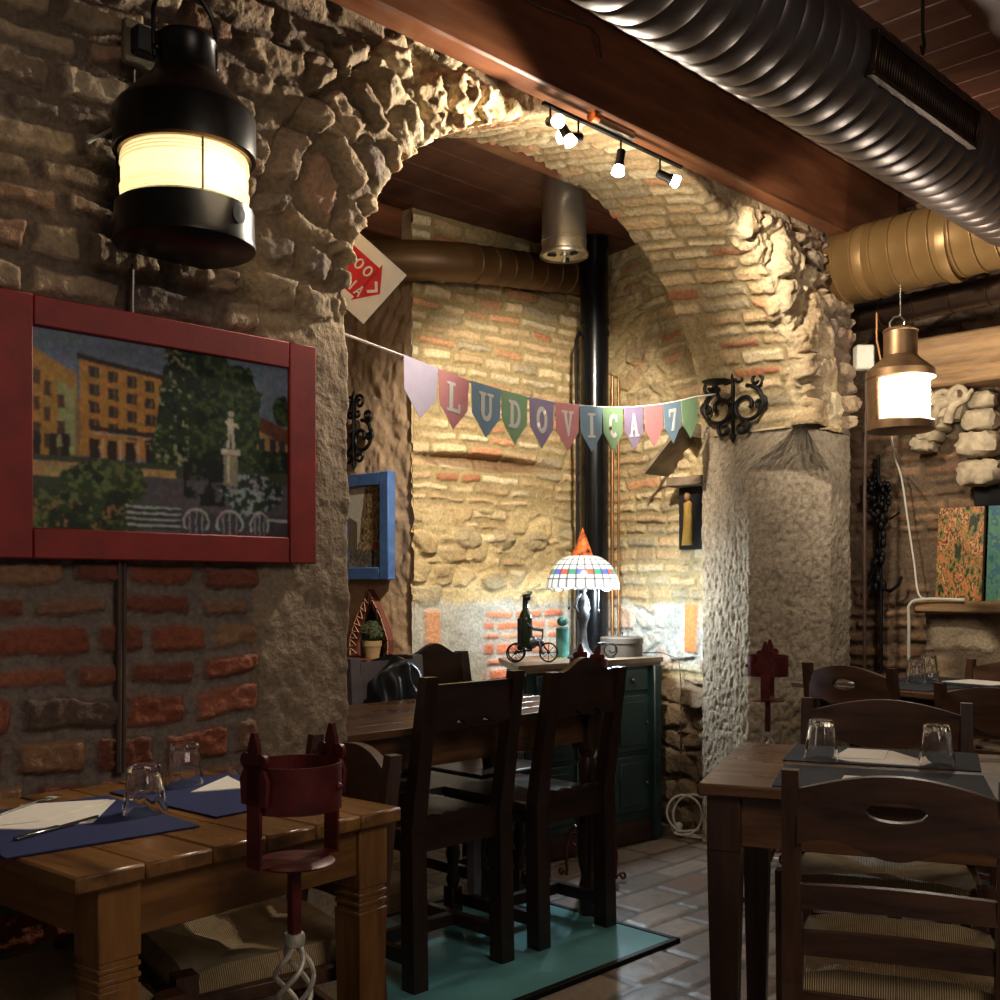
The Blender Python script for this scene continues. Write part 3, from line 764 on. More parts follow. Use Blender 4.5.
# ---- third table and its chairs, further back on the right
t = thing('back_table', 'worn wooden table in front of the right brick wall, behind the dark table', 'table', (4.15, 1.6, 0), FWD(170))
MB().box(-.68, .62, -.33, .33, .775, .80, .006).build('tabletop', 'walnut', t)
MB().box(-.52, .54, .25, .27, .66, .775, .003).build('apron', 'darkwood_x', t)
for sx in (-.6, .54):
    for sy in (-.25, .25): MB().taper((sx, sy, 0), (sx, sy, .775), .06, .07).build('leg', 'darkwood', t)
def onB(x, y, z=.80): q = R(80); return (4.15+x*math.cos(q)-y*math.sin(q), 1.6+x*math.sin(q)+y*math.cos(q), z)
dup(near, (3.91, 1.835, 0), FWD(-10), 'dark chair with a hand slot at the left end of the back table', 'slatted chairs with a hand slot').scale = (1, 1, 1.06)
dup(far, (3.80, 1.26, 0), FWD(-10), 'dark slatted chair at the right edge of the picture, before the back table', 'slatted chairs')
dup(far, (4.60, 1.75, 0), FWD(170), 'chair on the far side of the back table, below the stone ledge', 'slatted chairs')
tumbler(onB(.30, -.135, .8034), 'upside-down tumbler on the back table, the left and farther of the pair', 'tumblers', .04, .1)
tumbler(onB(.23, .055, .8034), 'upside-down tumbler on the back table, the right and nearer of the pair', 'tumblers', .04, .1, .4)
mat_('placemat', [onB(x, y)[:2] for x, y in ((.02, .005), (.42, .005), (.42, .31), (.02, .31))], .8006, 'charcoal', 'dark placemat on the near side of the back table, under the nearer tumbler', 'charcoal placemats')
mat_('placemat', [onB(x, y)[:2] for x, y in ((-.05, -.31), (.42, -.31), (.42, -.02), (-.05, -.02))], .8006, 'charcoal', 'dark placemat on the far side of the back table, under the farther tumbler', 'charcoal placemats')
napkin([onB(x, y)[:2] for x, y in ((-.02, -.26), (.2, -.27), (.22, -.1), (0, -.09))], .8034, 'white napkin on the far placemat of the back table', 'paper napkins')
napkin([onB(x, y)[:2] for x, y in ((.34, .09), (.40, .09), (.40, .25), (.33, .26))], .8034, 'white napkin on the near placemat of the back table', 'paper napkins')

# ---- heavy dark dining table in the arch
t = thing('dining_table', 'long dark wooden dining table standing under the arch', 'table', (2.32, 2.78, 0))
mb = MB()
for i in range(5): mb.box(-.76, .745, -.31+i*.126, -.1848+i*.126, .735, .76, .003)
mb.build('tabletop', 'walnut', t)
MB().box(-.66, .645, -.265, -.24, .625, .735, .003).build('apron', 'walnut', t); MB().box(-.66, .645, .245, .27, .625, .735, .003).build('apron', 'walnut', t)
for x in (-.69, .662): MB().box(x, x+.024, -.22, .22, .625, .735, .003).build('apron', 'walnut_z', t)
for sx in (-.67, .655):
    for sy in (-.25, .255):
        mb = MB(); mb.box(sx-.04, sx+.04, sy-.04, sy+.04, .6, .735, .003)
        mb.lathe([(.001, 0), (.03, 0), (.032, .1), (.022, .14), (.035, .2), (.038, .3), (.026, .48), (.036, .54), (.024, .57), (.036, .6), (.001, .6)], 20, Matrix.Translation((sx, sy, 0)))
        mb.build('leg', 'walnut_z', t)

def tall_chair(loc, rz, label, group, arched, w=.40, h=.93):
    t = thing('tall_back_chair', label, 'chair', loc, rz, group); hw = w/2
    MB().box(-hw, hw, -.2, .22, .445, .475, .007).build('seat', 'darkwood_x', t)
    for s in (-1, 1):
        mb = MB(); mb.taper((s*(hw-.03), -.225, 0), (s*(hw-.03), -.215, .46), .055, .055); mb.taper((s*(hw-.03), -.215, .46), (s*(hw-.03), -.285, h-.025), .055, .046, .05, .036); mb.build('rear_post', 'darkwood', t)
        mb = MB(); mb.box(s*(hw-.03)-.025, s*(hw-.03)+.025, .165, .215, .36, .445, .003)
        mb.lathe([(.001, .12), (.018, .12), (.026, .15), (.015, .18), (.027, .24), (.016, .3), (.026, .33), (.014, .345), (.024, .36), (.001, .361)], 16, Matrix.Translation((s*(hw-.03), .19, 0)))
        mb.box(s*(hw-.03)-.025, s*(hw-.03)+.025, .165, .215, .0, .125, .003); mb.build('turned_leg', 'darkwood', t)
    mb = MB()
    for s in (-1, 1): mb.bar((s*(hw-.03), -.21, .09), (s*(hw-.03), .18, .09), .032, .042)
    mb.bar((-hw+.03, -.0, .09), (hw-.03, -.0, .09), .032, .04); mb.build('stretcher', 'darkwood_x', t)
    x1 = hw-.05
    if arched: zt = lambda x: h-.03+.045*(.5+.5*math.cos(min(1, abs(x)/(x1*.85))*PI))
    else: zt = lambda x: h-.05
    zb = lambda x: h-.155-.022*abs(math.sin(x/x1*PI*1.5+PI/2))-.018*max(0, (abs(x)-x1*.7)/x1*3)
    MB().slat(-x1, x1, zb, zt, -.272, .024, 0, 40).build('top_rail', 'darkwood_x', t)
    sk = lambda x: .492+.012*abs(math.sin(x/x1*PI*2.5))
    MB().slat(-x1, x1, lambda x: .40, sk, -.215, .022, 0, 40).build('scalloped_rail', 'darkwood_x', t)
    MB().slat(-hw+.05, hw-.05, lambda x: .405-.012*abs(math.sin(x/x1*PI*2.5)), lambda x: .446, .2, .02, 0, 40).build('scalloped_apron', 'darkwood_x', t)
    for s in (-1, 1): MB().box(s*(hw-.03)-.011, s*(hw-.03)+.011, -.19, .17, .40, .446, .002).build('side_rail', 'darkwood', t)
    return t
tall_chair((2.235, 2.63, 0), 0, 'black tall-back chair with a straight top rail, standing before the dining table', 'tall-back oak chairs', False, .42, .945)
tb = tall_chair((2.755, 2.63, 0), 0, 'black arched tall-back chair in front of the dining table, right of the straight-topped one', 'tall-back oak chairs', True, .40, .93)
dup(tb, (3.0, 3.12, 0), PI, 'black arched tall-back chair on the far side of the dining table', 'tall-back oak chairs')
t = thing('splat_back_chair', 'grey brown chair at the far side of the dining table with a jacket on it', 'chair', (2.60, 3.03, 0), PI)
MB().box(-.17, .17, -.16, .18, .44, .47, .006).build('seat', 'greychair', t)
for s in (-1, 1):
    MB().taper((s*.145, .15, 0), (s*.145, .15, .44), .035, .04).build('front_leg', 'greychair', t)
    mb = MB(); mb.taper((s*.15, -.17, 0), (s*.15, -.16, .44), .038, .042); mb.taper((s*.15, -.16, .44), (s*.15, -.19, .915), .05, .05, .04, .03); mb.build('rear_post', 'greychair', t)
MB().slat(-.13, .13, lambda x: .78+.03*(abs(x)/.13)**3*-1, lambda x: .90, -.18, .02, 0, 16).build('top_rail', 'greychair', t)
MB().slat(-.13, .13, lambda x: .56, lambda x: .62, -.168, .018, 0, 12).build('back_slat', 'greychair', t)

# leather jacket hung over the chair
u, v = np.meshgrid(np.linspace(0, 2*PI, 60, endpoint=True), np.linspace(0, 1, 44), indexing='ij')
w_ = .145*(1-.14*(1-v)**3)*(1+.06*np.sin(v*9+u*2)); dpt = .075+.02*v+.012*np.sin(u*7+v*5)+.01*np.sin(u*11-v*13)
jx = w_*np.sign(np.cos(u))*np.abs(np.cos(u))**.8+.025*v*np.sin(u*3+v*6); jy = dpt*np.sin(u); jz = .925-.02*np.abs(np.cos(u))*(1-v)*2-.42*v-.05*(np.abs(np.cos(u))**3)*(1-v)
cl = np.clip(v/.06, 0, 1)**.5; jx = jx*cl; jy = jy*cl
jk = thing('leather_jacket', 'black leather jacket hanging over the grey chair back, near the plaster wall', 'jacket', (2.632, 3.228, 0))
gridmesh('jacket_body', np.stack([jx, jy, jz], -1), None, 'leather', None, jk)
mb = MB(); mb.tube([(.06, .01, .89), (.10, .015, .84), (.13, .015, .76), (.135, .01, .68), (.11, .01, .62)], [.04, .052, .055, .05, .045], 16); mb.build('sleeve', 'leather', jk)

# ---- desk / cupboard in the alcove corner
DK = [(3.24, 3.13), (4.15, 3.06), (4.24, 3.43), (3.57, 3.58)]
def inset(p, k):
    cx = sum(q[0] for q in p)/len(p); cy = sum(q[1] for q in p)/len(p); return [(cx+(x-cx)*k, cy+(y-cy)*k) for x, y in p]
t = thing('corner_desk', 'dark green corner cupboard with a grey brown top, lamp standing on it', 'cupboard', (0, 0, 0))
mb = MB(); mb.prism(DK, .828, .85); mb.prism(inset(DK, .97), .815, .828); mb.build('desk_top', 'desktop', t)
IN = inset(DK, .88)
MB().prism(IN, .10, .815).build('cupboard_body', 'green', t)
MB().prism(inset(DK, .92), .0, .10).build('plinth', 'darkwood_x', t)
f0, f1 = Vector(IN[0]+(0,)), Vector(IN[1]+(0,)); fd = (f1-f0).normalized(); fn = Vector((fd.y, -fd.x, 0)); FL = (f1-f0).length
FX = Matrix.Translation(f0) @ Matrix((fd, -fn, (0, 0, 1))).transposed().to_4x4()
for k in range(3):
    a0 = .04+k*(FL-.08)/3
    dr = MB().box(a0+.01, a0+(FL-.08)/3-.01, -.014, 0, .70, .80, .004, FX).build('drawer', 'green', t)
    kb = MB(); c_ = FX @ Vector((a0+(FL-.08)/6, -.022, .75)); kb.ball(c_, .012, 12); kb.build('knob', 'pewter', dr)
    for z0, z1 in ((.42, .68), (.14, .40)):
        d_ = MB().box(a0+.01, a0+(FL-.08)/3-.01, -.014, 0, z0, z1, .006, FX)
        d_.box(a0+.04, a0+(FL-.08)/3-.04, -.02, -.012, z0+.03, z1-.03, .004, FX); d_ = d_.build('door', 'green', t)
        kb = MB(); c_ = FX @ Vector((a0+(FL-.08)/3-.03, -.025, (z0+z1)/2)); kb.ball(c_, .009, 10); kb.build('knob', 'pewter', d_)
MB().box(FL-.02, FL+.03, -.03, .02, .0, .815, .006, FX).build('corner_post', 'green', t)
mb = MB()
g0, g1 = Vector(IN[3]+(0,)), f0; gd = (g1-g0).normalized(); gl = (g1-g0).length
for k in range(9): p = g0+gd*(gl*(k+.5)/9); mb.taper((p.x, p.y, .14), (p.x, p.y, .80), .018, .018, None, None, math.atan2(gd.y, gd.x))
mb.build('ribbed_side', 'green', t)

# ---- stained glass lamp
LX, LY = 3.80, 3.26
t = thing('table_lamp', 'stained glass table lamp lit on the green cupboard, with an orange cone on top', 'lamp', (LX, LY, .85))
mb = MB(); mb.lathe([(.001, 0), (.07, 0), (.072, .008), (.058, .018), (.046, .026), (.03, .05), (.021, .085), (.018, .13), (.022, .16), (.03, .185), (.034, .205), (.026, .235), (.022, .25), (.028, .268), (.022, .285), (.014, .3), (.02, .315), (.008, .33), (.006, .46), (.001, .46)], 28)
mb.tube([(.02, .0, .20), (.045, .0, .23), (.035, .0, .27), (.012, 0, .29)], [.008, .008, .007, .006], 8); mb.tube([(-.02, .0, .20), (-.04, .01, .24), (-.03, .0, .28), (-.01, 0, .3)], [.008, .008, .007, .006], 8)
mb.build('figure_base', 'pewter', t)
n, m = 120, 40
u, v = np.meshgrid(np.linspace(0, 2*PI, n+1), np.linspace(0, 1, m+1), indexing='ij')
rr = .045+(.170-.045)*np.sin(v*PI/2*.94)/np.sin(PI/2*.94); zz_ = .475-.155*(1-np.cos(v*PI/2*.97))
zz_ = zz_-.010*np.abs(np.sin(u*12))*sm(.93, 1, v)
lead = (np.abs(np.mod(u*24/(2*PI), 1)-.5) > .42) | (np.abs(np.mod(v*6, 1)-.5) > .45)
c = np.where(lead[..., None], C3(70, 66, 72), C3(206, 202, 192))
band = (v > .62) & (v < .74); pk = np.mod(np.floor(u*24/(2*PI)), 3)
c = np.where((band & ~lead & (pk == 0))[..., None], C3(180, 80, 60), c); c = np.where((band & ~lead & (pk == 1))[..., None], C3(70, 130, 100), c); c = np.where((band & ~lead & (pk == 2))[..., None], C3(80, 90, 170), c)
gridmesh('lamp_shade', np.stack([rr*np.cos(u), rr*np.sin(u), zz_], -1), c, 'shade', None, t)
MB().lathe([(.048, .472), (.05, .478), (.001, .605)], 10).build('finial', 'cone', t, 20)
for s, l in ((-.045, .12), (.052, .135)):
    mb = MB(); mb.tube([(s, -s, .36), (s, -s, .36-l)], .0016, 5); mb.ball((s, -s, .36-l-.006), .006, 8, (1, 1, 1.6)); mb.build('pull_chain', 'pewter', t)
for s in (1, -1):
    b = MB(); b.tube([(.0, 0, .345), (.05*s, -.05*s, .345)], .009, 8); sk_ = b.build('bulb_socket', 'pewter', t)
    mb = MB(); mb.ball((.078*s, -.078*s, .338), .027, 16); mb.build('bulb', 'bulb_cool', sk_)

# ---- bottle holder figure riding a tricycle
d_ = Vector((.64, -.77, 0)); t = thing('bottle_holder', 'black metal tricycle rider figure holding a wine bottle, on the cupboard left of the lamp', 'figurine', (3.45, 3.25, .85), math.atan2(d_.y, d_.x)); t.scale = (.84, .84, .88)
def wheel(c, r, name):
    mb = MB(); mb.tube([(c[0]+r*math.cos(2*PI*k/28), c[1], c[2]+r*math.sin(2*PI*k/28)) for k in range(28)], .0045, 6, closed=True)
    for k in range(8): mb.tube([c, (c[0]+r*math.cos(PI*k/4), c[1], c[2]+r*math.sin(PI*k/4))], .0018, 5)
    mb.ball(c, .009, 8); mb.build(name, 'iron', t)
wheel((.085, 0, .05), .046, 'front_wheel'); wheel((-.085, .05, .048), .044, 'rear_wheel'); wheel((-.085, -.05, .048), .044, 'rear_wheel')
mb = MB(); mb.tube([(-.085, -.055, .048), (-.085, .055, .048)], .004, 6); mb.tube([(-.085, 0, .048), (-.02, 0, .06), (.05, 0, .10), (.085, 0, .05)], .005, 6); mb.tube([(.05, 0, .10), (.055, 0, .15), (.055, -.035, .16)], .004, 6); mb.tube([(.055, 0, .15), (.055, .035, .16)], .004, 6)
mb.box(-.03, .0, -.03, .03, .055, .065, .002); mb.build('tricycle_frame', 'iron', t)
MB().box(-.075, -.05, -.04, .04, .06, .22, .004).build('back_plate', 'iron', t)
mb = MB(); mb.ball((-.012, 0, .10), .036, 14, (1.2, .9, 1)); mb.ball((.025, 0, .10), .026, 12, (1.5, .8, .8))
for s in (-1, 1): mb.tube([(-.03, s*.03, .2), (.01, s*.045, .165), (.055, s*.035, .16)], .006, 7); mb.tube([(-.02, s*.02, .09), (.035, s*.03, .105), (.05, s*.028, .05), (.065, s*.028, .045)], .008, 7)
mb.build('rider_body', 'pewter', t)
mb = MB(); rg = random.Random(3)
mb.ball((-.022, 0, .322), .017, 12)
for k in range(26):
    a, b = rg.uniform(0, 2*PI), rg.uniform(-.2, 1.3); p = Vector((-.022, 0, .322)); q = Vector((math.cos(a)*math.cos(b), math.sin(a)*math.cos(b), math.sin(b))); mb.tube([p+q*.012, p+q*.03+Vector((0, 0, .004)), p+q*.036+Vector((rg.uniform(-.008, .008), 0, -.004))], .0016, 4)
mb.build('curly_head', 'iron', t)
o = MB().lathe([(.001, 0), (.03, 0), (.031, .01), (.031, .12), (.026, .145), (.014, .165), (.0125, .22), (.014, .222), (.014, .232), (.001, .233)], 24).build('wine_bottle', 'bottle', None, 40, (3.43, 3.272, .916)); tag(o, 'dark wine bottle held upright by the metal tricycle rider', 'bottle')

# ---- small things on the cupboard
t = thing('glass_decanter', 'teal glass bottle with a round stopper, standing behind the lamp base', 'bottle', (3.80, 3.385, .85))
MB().lathe([(.001, 0), (.031, 0), (.031, .135), (.026, .14), (.012, .142), (.001, .142)], 24).build('body', 'teal_glass', t)
MB().ball((0, 0, .168), .027, 16, (1, 1, .85)).build('stopper', 'teal_glass', t)
t = thing('round_tin', 'round brown grey lidded tin box at the right end of the cupboard', 'box', (4.075, 3.25, .85))
MB().lathe([(.001, 0), (.10, 0), (.10, .07), (.001, .07)], 40).build('body', 'tin', t)
ld = MB().lathe([(.104, .062), (.104, .086), (.098, .091), (.001, .095)], 40).build('lid', 'tin', t)
MB().lathe([(.001, .094), (.008, .096), (.006, .104), (.011, .112), (.001, .118)], 12).build('knob', 'pewter', ld)
mb = MB(); mb.tube([(.03*math.cos(2*PI*k/20), 0, .036+.03*math.sin(2*PI*k/20)) for k in range(20)], .004, 6, closed=True); mb.tube([(-.06, 0, .068), (-.03, 0, .07), (0, 0, .066), (.022, 0, .055), (.024, 0, .03), (.005, 0, .022), (-.008, 0, .035)], .0035, 6); mb.box(-.02, .02, -.015, .015, 0, .006, .002)
o = mb.build('scroll_ornament', 'iron', None, 40, (3.93, 3.20, .85)); o.rotation_euler = (0, 0, R(-45)); tag(o, 'small black iron scroll between the lamp base and the round tin', 'ornament')

# ---- red iron holders (bucket stands)
def curl(c, r0, r1, turns, plane, start, sign=1, k=22):
    """flat spiral points in a vertical plane (unit vector) or along given axes"""
    ax, az = plane; return [Vector(c)+Vector(ax)*((r0+(r1-r0)*i/k)*math.cos(start+sign*turns*2*PI*i/k))+Vector(az)*((r0+(r1-r0)*i/k)*math.sin(start+sign*turns*2*PI*i/k)) for i in range(k+1)]
ZA = (0, 0, 1)
def stand(loc, rz, label, sc_=1):
    t = thing('bucket_stand', label, 'stand', loc, rz, 'red iron bucket stands')
    mb = MB()
    prof = [(.0765, .82), (.0765, .895), (.0735, .895), (.0735, .82), (.0765, .82)]
    mb.lathe(prof, 48); ring = mb.build('ring_band', 'oxblood', t)
    for a in (-60, -15, 60, 110, 160, 200): mb = MB(); mb.ball((.0775*math.cos(R(a)), .0775*math.sin(R(a)), .858), .007, 10); mb.build('rivet', 'oxblood', ring)
    for a in (185, 5):
        a = R(a); u_ = Vector((math.cos(a), math.sin(a), 0)); tn = Vector((-math.sin(a), math.cos(a), 0)); mb = MB()
        xf = Matrix.Translation(u_*.079) @ Matrix((tn, u_, Vector(ZA))).transposed().to_4x4()
        mb.box(-.017, .017, -.002, .004, .735, .90, .001, xf); mb.prism([(-.03, .835), (.03, .835), (.034, .875), (.02, .9), (-.02, .9), (-.034, .875)], -.003, .004, xf @ Matrix(((1, 0, 0, 0), (0, 0, 1, 0), (0, 1, 0, 0), (0, 0, 0, 1))))
        for p, r in ((-.02, .013), (.02, .013)): mb.prism([(p+r*math.cos(2*PI*k/12), .905+r*math.sin(2*PI*k/12)) for k in range(12)], -.003, .004, xf @ Matrix(((1, 0, 0, 0), (0, 0, 1, 0), (0, 1, 0, 0), (0, 0, 0, 1))))
        mb.prism([(-.012, .9), (.012, .9), (.013, .925), (.004, .95), (-.004, .95), (-.013, .925)], -.003, .005, xf @ Matrix(((1, 0, 0, 0), (0, 0, 1, 0), (0, 1, 0, 0), (0, 0, 0, 1))))
        mb.bar(tuple(u_*.08+Vector((0, 0, .737))), (0, 0, .733), .03, .004, .001)
        mb.build('strap', 'oxblood', t)
    MB().lathe([(.001, .728), (.06, .728), (.066, .732), (.06, .736), (.001, .736)], 28).build('plate', 'oxblood', t)
    MB().box(-.009, .009, -.009, .009, .61, .73, .002).build('upper_stem', 'oxblood', t)
    mb = MB(); mb.lathe([(.001, .595), (.016, .595), (.018, .605), (.016, .615), (.001, .615)], 16); mb.lathe([(.001, .46), (.012, .46), (.014, .468), (.012, .476), (.001, .476)], 16)
    for k in range(4):
        a0 = k*PI/2; mb.tube([((.006+.026*math.sin(PI*i/24))*math.cos(a0+i/24*PI*1.3), (.006+.026*math.sin(PI*i/24))*math.sin(a0+i/24*PI*1.3), .47+.13*i/24) for i in range(25)], .0045, 7)
    mb.build('twisted_cage', 'white_iron', t)
    MB().box(-.009, .009, -.009, .009, .10, .47, .002).build('lower_stem', 'oxblood', t)
    for k in range(3):
        a = R(30+120*k); u_ = (math.cos(a), math.sin(a), 0); mb = MB()
        pts = [Vector((u_[0]*r, u_[1]*r, z)) for r, z in ((.008, .14), (.03, .20), (.07, .215), (.105, .18), (.12, .10), (.115, .03), (.12, .008))]
        mb.tube(pts, .0065, 8)
        mb.tube(curl((u_[0]*.062, u_[1]*.062, .155), .032, .008, 1.3, (u_, ZA), 2.2, -1), .005, 7); mb.tube(curl((u_[0]*.145, u_[1]*.145, .016), .016, .006, 1.1, (u_, ZA), PI, -1, 14), .005, 7)
        mb.build('scroll_foot', 'oxblood', t)
    t.scale = (1, 1, sc_)
    return t
st = stand((1.01, 1.485, 0), R(0), 'red iron ring stand with a pale twisted cage, in front of the pine table')
dup(st, (3.60, 2.17, 0), R(20), 'red iron ring stand in front of the stone pillar, beyond the dark table').scale = (1, 1, 1.03)
dup(st, (3.30, 2.80, 0), R(60), 'red iron ring stand behind the right tall-back chair, before the green cupboard')
# ================================================================== LANTERNS
def lantern_big(loc, rz):
    t = thing('ship_lantern', 'large black ship lantern glowing yellow, hung above the red framed painting', 'lantern', loc, rz, 'ship lanterns')
    # D-shaped body: round front, flat back; local +y points to the wall
    def dshape(r, back=.105, n=44):
        a0 = math.asin(back/r); return [(r*math.cos(a), r*math.sin(a)) for a in [PI-a0+(PI+2*a0)*i/n for i in range(n+1)]]
    def shell(name, secs, mat, par=t, **k):
        mb = MB(); vs = []; n = None
        for r, z, bk in secs:
            p = dshape(r, bk); n = len(p); vs += [(x, y, z) for x, y in p]
        fs = [(j*n+i, j*n+(i+1) % n, (j+1)*n+(i+1) % n, (j+1)*n+i) for j in range(len(secs)-1) for i in range(n)]
        fs += [tuple(range(n))[::-1], tuple(range((len(secs)-1)*n, len(secs)*n))]
        return mb.add(vs, fs).build(name, mat, par)
    shell('base', [(.146, 0, .10), (.152, .004, .104), (.152, .012, .104), (.150, .02, .104), (.148, .085, .104), (.138, .092, .10)], 'black_metal')
    bd = MB().lathe([(.001, 0), (.018, .001), (.02, .005), (.001, .006)], 12, Matrix.Translation((.045, -.1405, .055)) @ Matrix.Rotation(PI/2, 4, 'X') @ Matrix.Rotation(R(18), 4, 'Y')); bd.build('embossed_badge', 'black_metal', t)
    lens = MB(); pr = []
    for i in range(41):
        z = .092+.114*i/40; q = abs(i/40-.5)*2; r = .131+.004*(1-q*q)
        if q > .42: r += .0035*(1 if int(q*26) % 2 else 0)
        pr.append((r, z))
    vs = []; n = 44
    for r, z in pr: vs += [(x, y, z) for x, y in dshape(r, .08, n)]
    n += 1; lens.add(vs, [(j*n+i, j*n+i+1, (j+1)*n+i+1, (j+1)*n+i) for j in range(len(pr)-1) for i in range(n-1)]); ln = lens.build('lens', 'lens', t, 20)
    sm_ = MB(); a = R(-104); sm_.tube([(.1375*math.cos(a), .1375*math.sin(a), z) for z in (.09, .125, .16, .206)], .0025, 6); sm_.build('lens_seam', 'seam', ln)
    shell('lens_rim', [(.142, .199, .10), (.142, .212, .10)], 'brass')
    shell('upper_band', [(.146, .206, .10), (.152, .203, .104), (.152, .288, .104), (.149, .294, .104)], 'black_metal')
    MB().lathe([(.150, .292), (.145, .300), (.075, .375), (.070, .38), (.068, .382), (.066, .39), (.064, .40), (.064, .452), (.067, .456), (.064, .462), (.05, .464), (.001, .464)], 40).build('chimney', 'black_metal', t)
    MB().box(-.11, .11, .094, .108, 0, .288, .004).build('back_plate', 'black_metal', t)
    mb = MB(); mb.tube([(.072, 0, .40), (.075, 0, .44)]+[(.075*math.cos(a), 0, .49+.085*math.sin(a)) for a in [PI*k/20 for k in range(21)]]+[(-.075, 0, .44), (-.072, 0, .40)], .0055, 8)
    for s in (-1, 1): mb.ball((s*.069, 0, .42), .011, 10)
    mb.build('carry_handle', 'black_metal', t)
    return t
lb = lantern_big((1.188, 2.165, 1.920), 0)
light('left_lantern_light', 'POINT', (1.20, 1.98, 2.05), 1.7, (1, .82, .52), .08)
light('left_lantern_bulb', 'POINT', (1.195, 2.15, 2.06), .95, (1, .84, .52), .04)

t = thing('ship_lantern', 'smaller brass ship lantern glowing white, hung at the right near the stone ledge', 'lantern', (4.14, 1.90, 1.795), R(-25), 'ship lanterns')
def quarter(r, n=24): return [(0, 0)]+[(r*math.cos(a), r*math.sin(a)) for a in [-PI/2-R(62)+R(124)*i/n for i in range(n+1)]]
def qshell(name, r0, r1, z0, z1, mat, par=t, y=.07):
    p0 = [(x, yy+y) for x, yy in quarter(r0)]; p1 = [(x, yy+y) for x, yy in quarter(r1)]; n = len(p0)
    return MB().add([(x, yy, z0) for x, yy in p0]+[(x, yy, z1) for x, yy in p1], [tuple(range(n))[::-1], tuple(range(n, 2*n))]+[(i, (i+1) % n, n+(i+1) % n, n+i) for i in range(n)]).build(name, mat, par)
pr = [(.001, 0), (.122, 0), (.130, .004), (.130, .034), (.124, .04), (.001, .04)]
MB().lathe(pr, 40).build('base', 'brass', t)
mb = MB(); q = []
for i in range(61):
    z = .04+.165*i/60; q.append((.106+.005*abs(math.sin(i/60*PI*9)), z))
mb.lathe(q, 40, None, R(180+5), R(360+45)); mb.build('lens', 'lens_white', t, 50)
mb = MB(); mb.lathe([(.122, .038), (.126, .038), (.126, .21), (.122, .21)], 20, None, R(45), R(185)); mb.build('back_shell', 'brass', t)
for a in (R(47), R(183)): MB().box(-.012, .012, -.007, .007, .036, .212, .003, Matrix.Translation((.121*math.cos(a), .121*math.sin(a), 0)) @ Matrix.Rotation(a+PI/2, 4, 'Z')).build('side_post', 'brass', t)
MB().lathe([(.001, .205), (.124, .205), (.131, .209), (.131, .236), (.126, .242), (.072, .288), (.07, .292), (.001, .293)], 40).build('shoulder', 'brass', t)
MB().lathe([(.066, .29), (.068, .294), (.064, .298), (.064, .392), (.068, .396), (.064, .404), (.001, .404)], 36).build('chimney', 'brass', t)
mb = MB(); mb.tube([(-.05, 0, .40), (-.052, 0, .425), (-.03, 0, .45), (0, 0, .455), (.02, 0, .44), (.018, 0, .425)], .004, 7); mb.tube([(0, 0, .455), (0, 0, .58)], .0025, 6); mb.build('hanging_hook', 'chrome', t)

# ---- wall plug behind the big lantern, cables
t = thing('power_plug', 'small black plug on a pale wall socket, left of the big black lantern', 'plug', (1.165, 2.315, 2.415))
MB().box(-.045, .045, .0, .02, -.05, .05, .004).build('socket_plate', 'slate', t); MB().box(-.03, .03, -.03, .004, -.03, .03, .004).build('plug_body', 'black_plastic', t)
mb = MB(); mb.tube(spl([(1.18, 2.29, 2.40), (1.20, 2.275, 2.36), (1.185, 2.285, 2.30), (1.14, 2.295, 2.25), (1.09, 2.30, 2.20), (1.03, 2.305, 2.15)]), .004, 6)
tag(mb.build('lantern_cable', 'white_plastic'), 'loose white cable running down from the plug behind the big black lantern', 'cable')
mb = MB(); mb.tube([(1.150, 2.335, 2.39), (1.150, 2.335, 2.25), (1.148, 2.335, 1.95), (1.146, 2.335, 1.79)], .006, 8); tag(mb.build('wall_conduit', 'cable_brown'), 'brown cable conduit on the wall between the black lantern and the red frame', 'cable')
mb = MB(); mb.tube([(1.12, 2.338, 1.27), (1.118, 2.336, 1.0), (1.116, 2.335, .76)], .007, 8); mb.tube([(1.132, 2.338, 1.27), (1.130, 2.336, 1.0), (1.128, 2.335, .76)], .005, 8)
tag(mb.build('wall_conduit', 'cable_brown'), 'pair of brown conduits running down the brick wall below the red frame', 'cable')

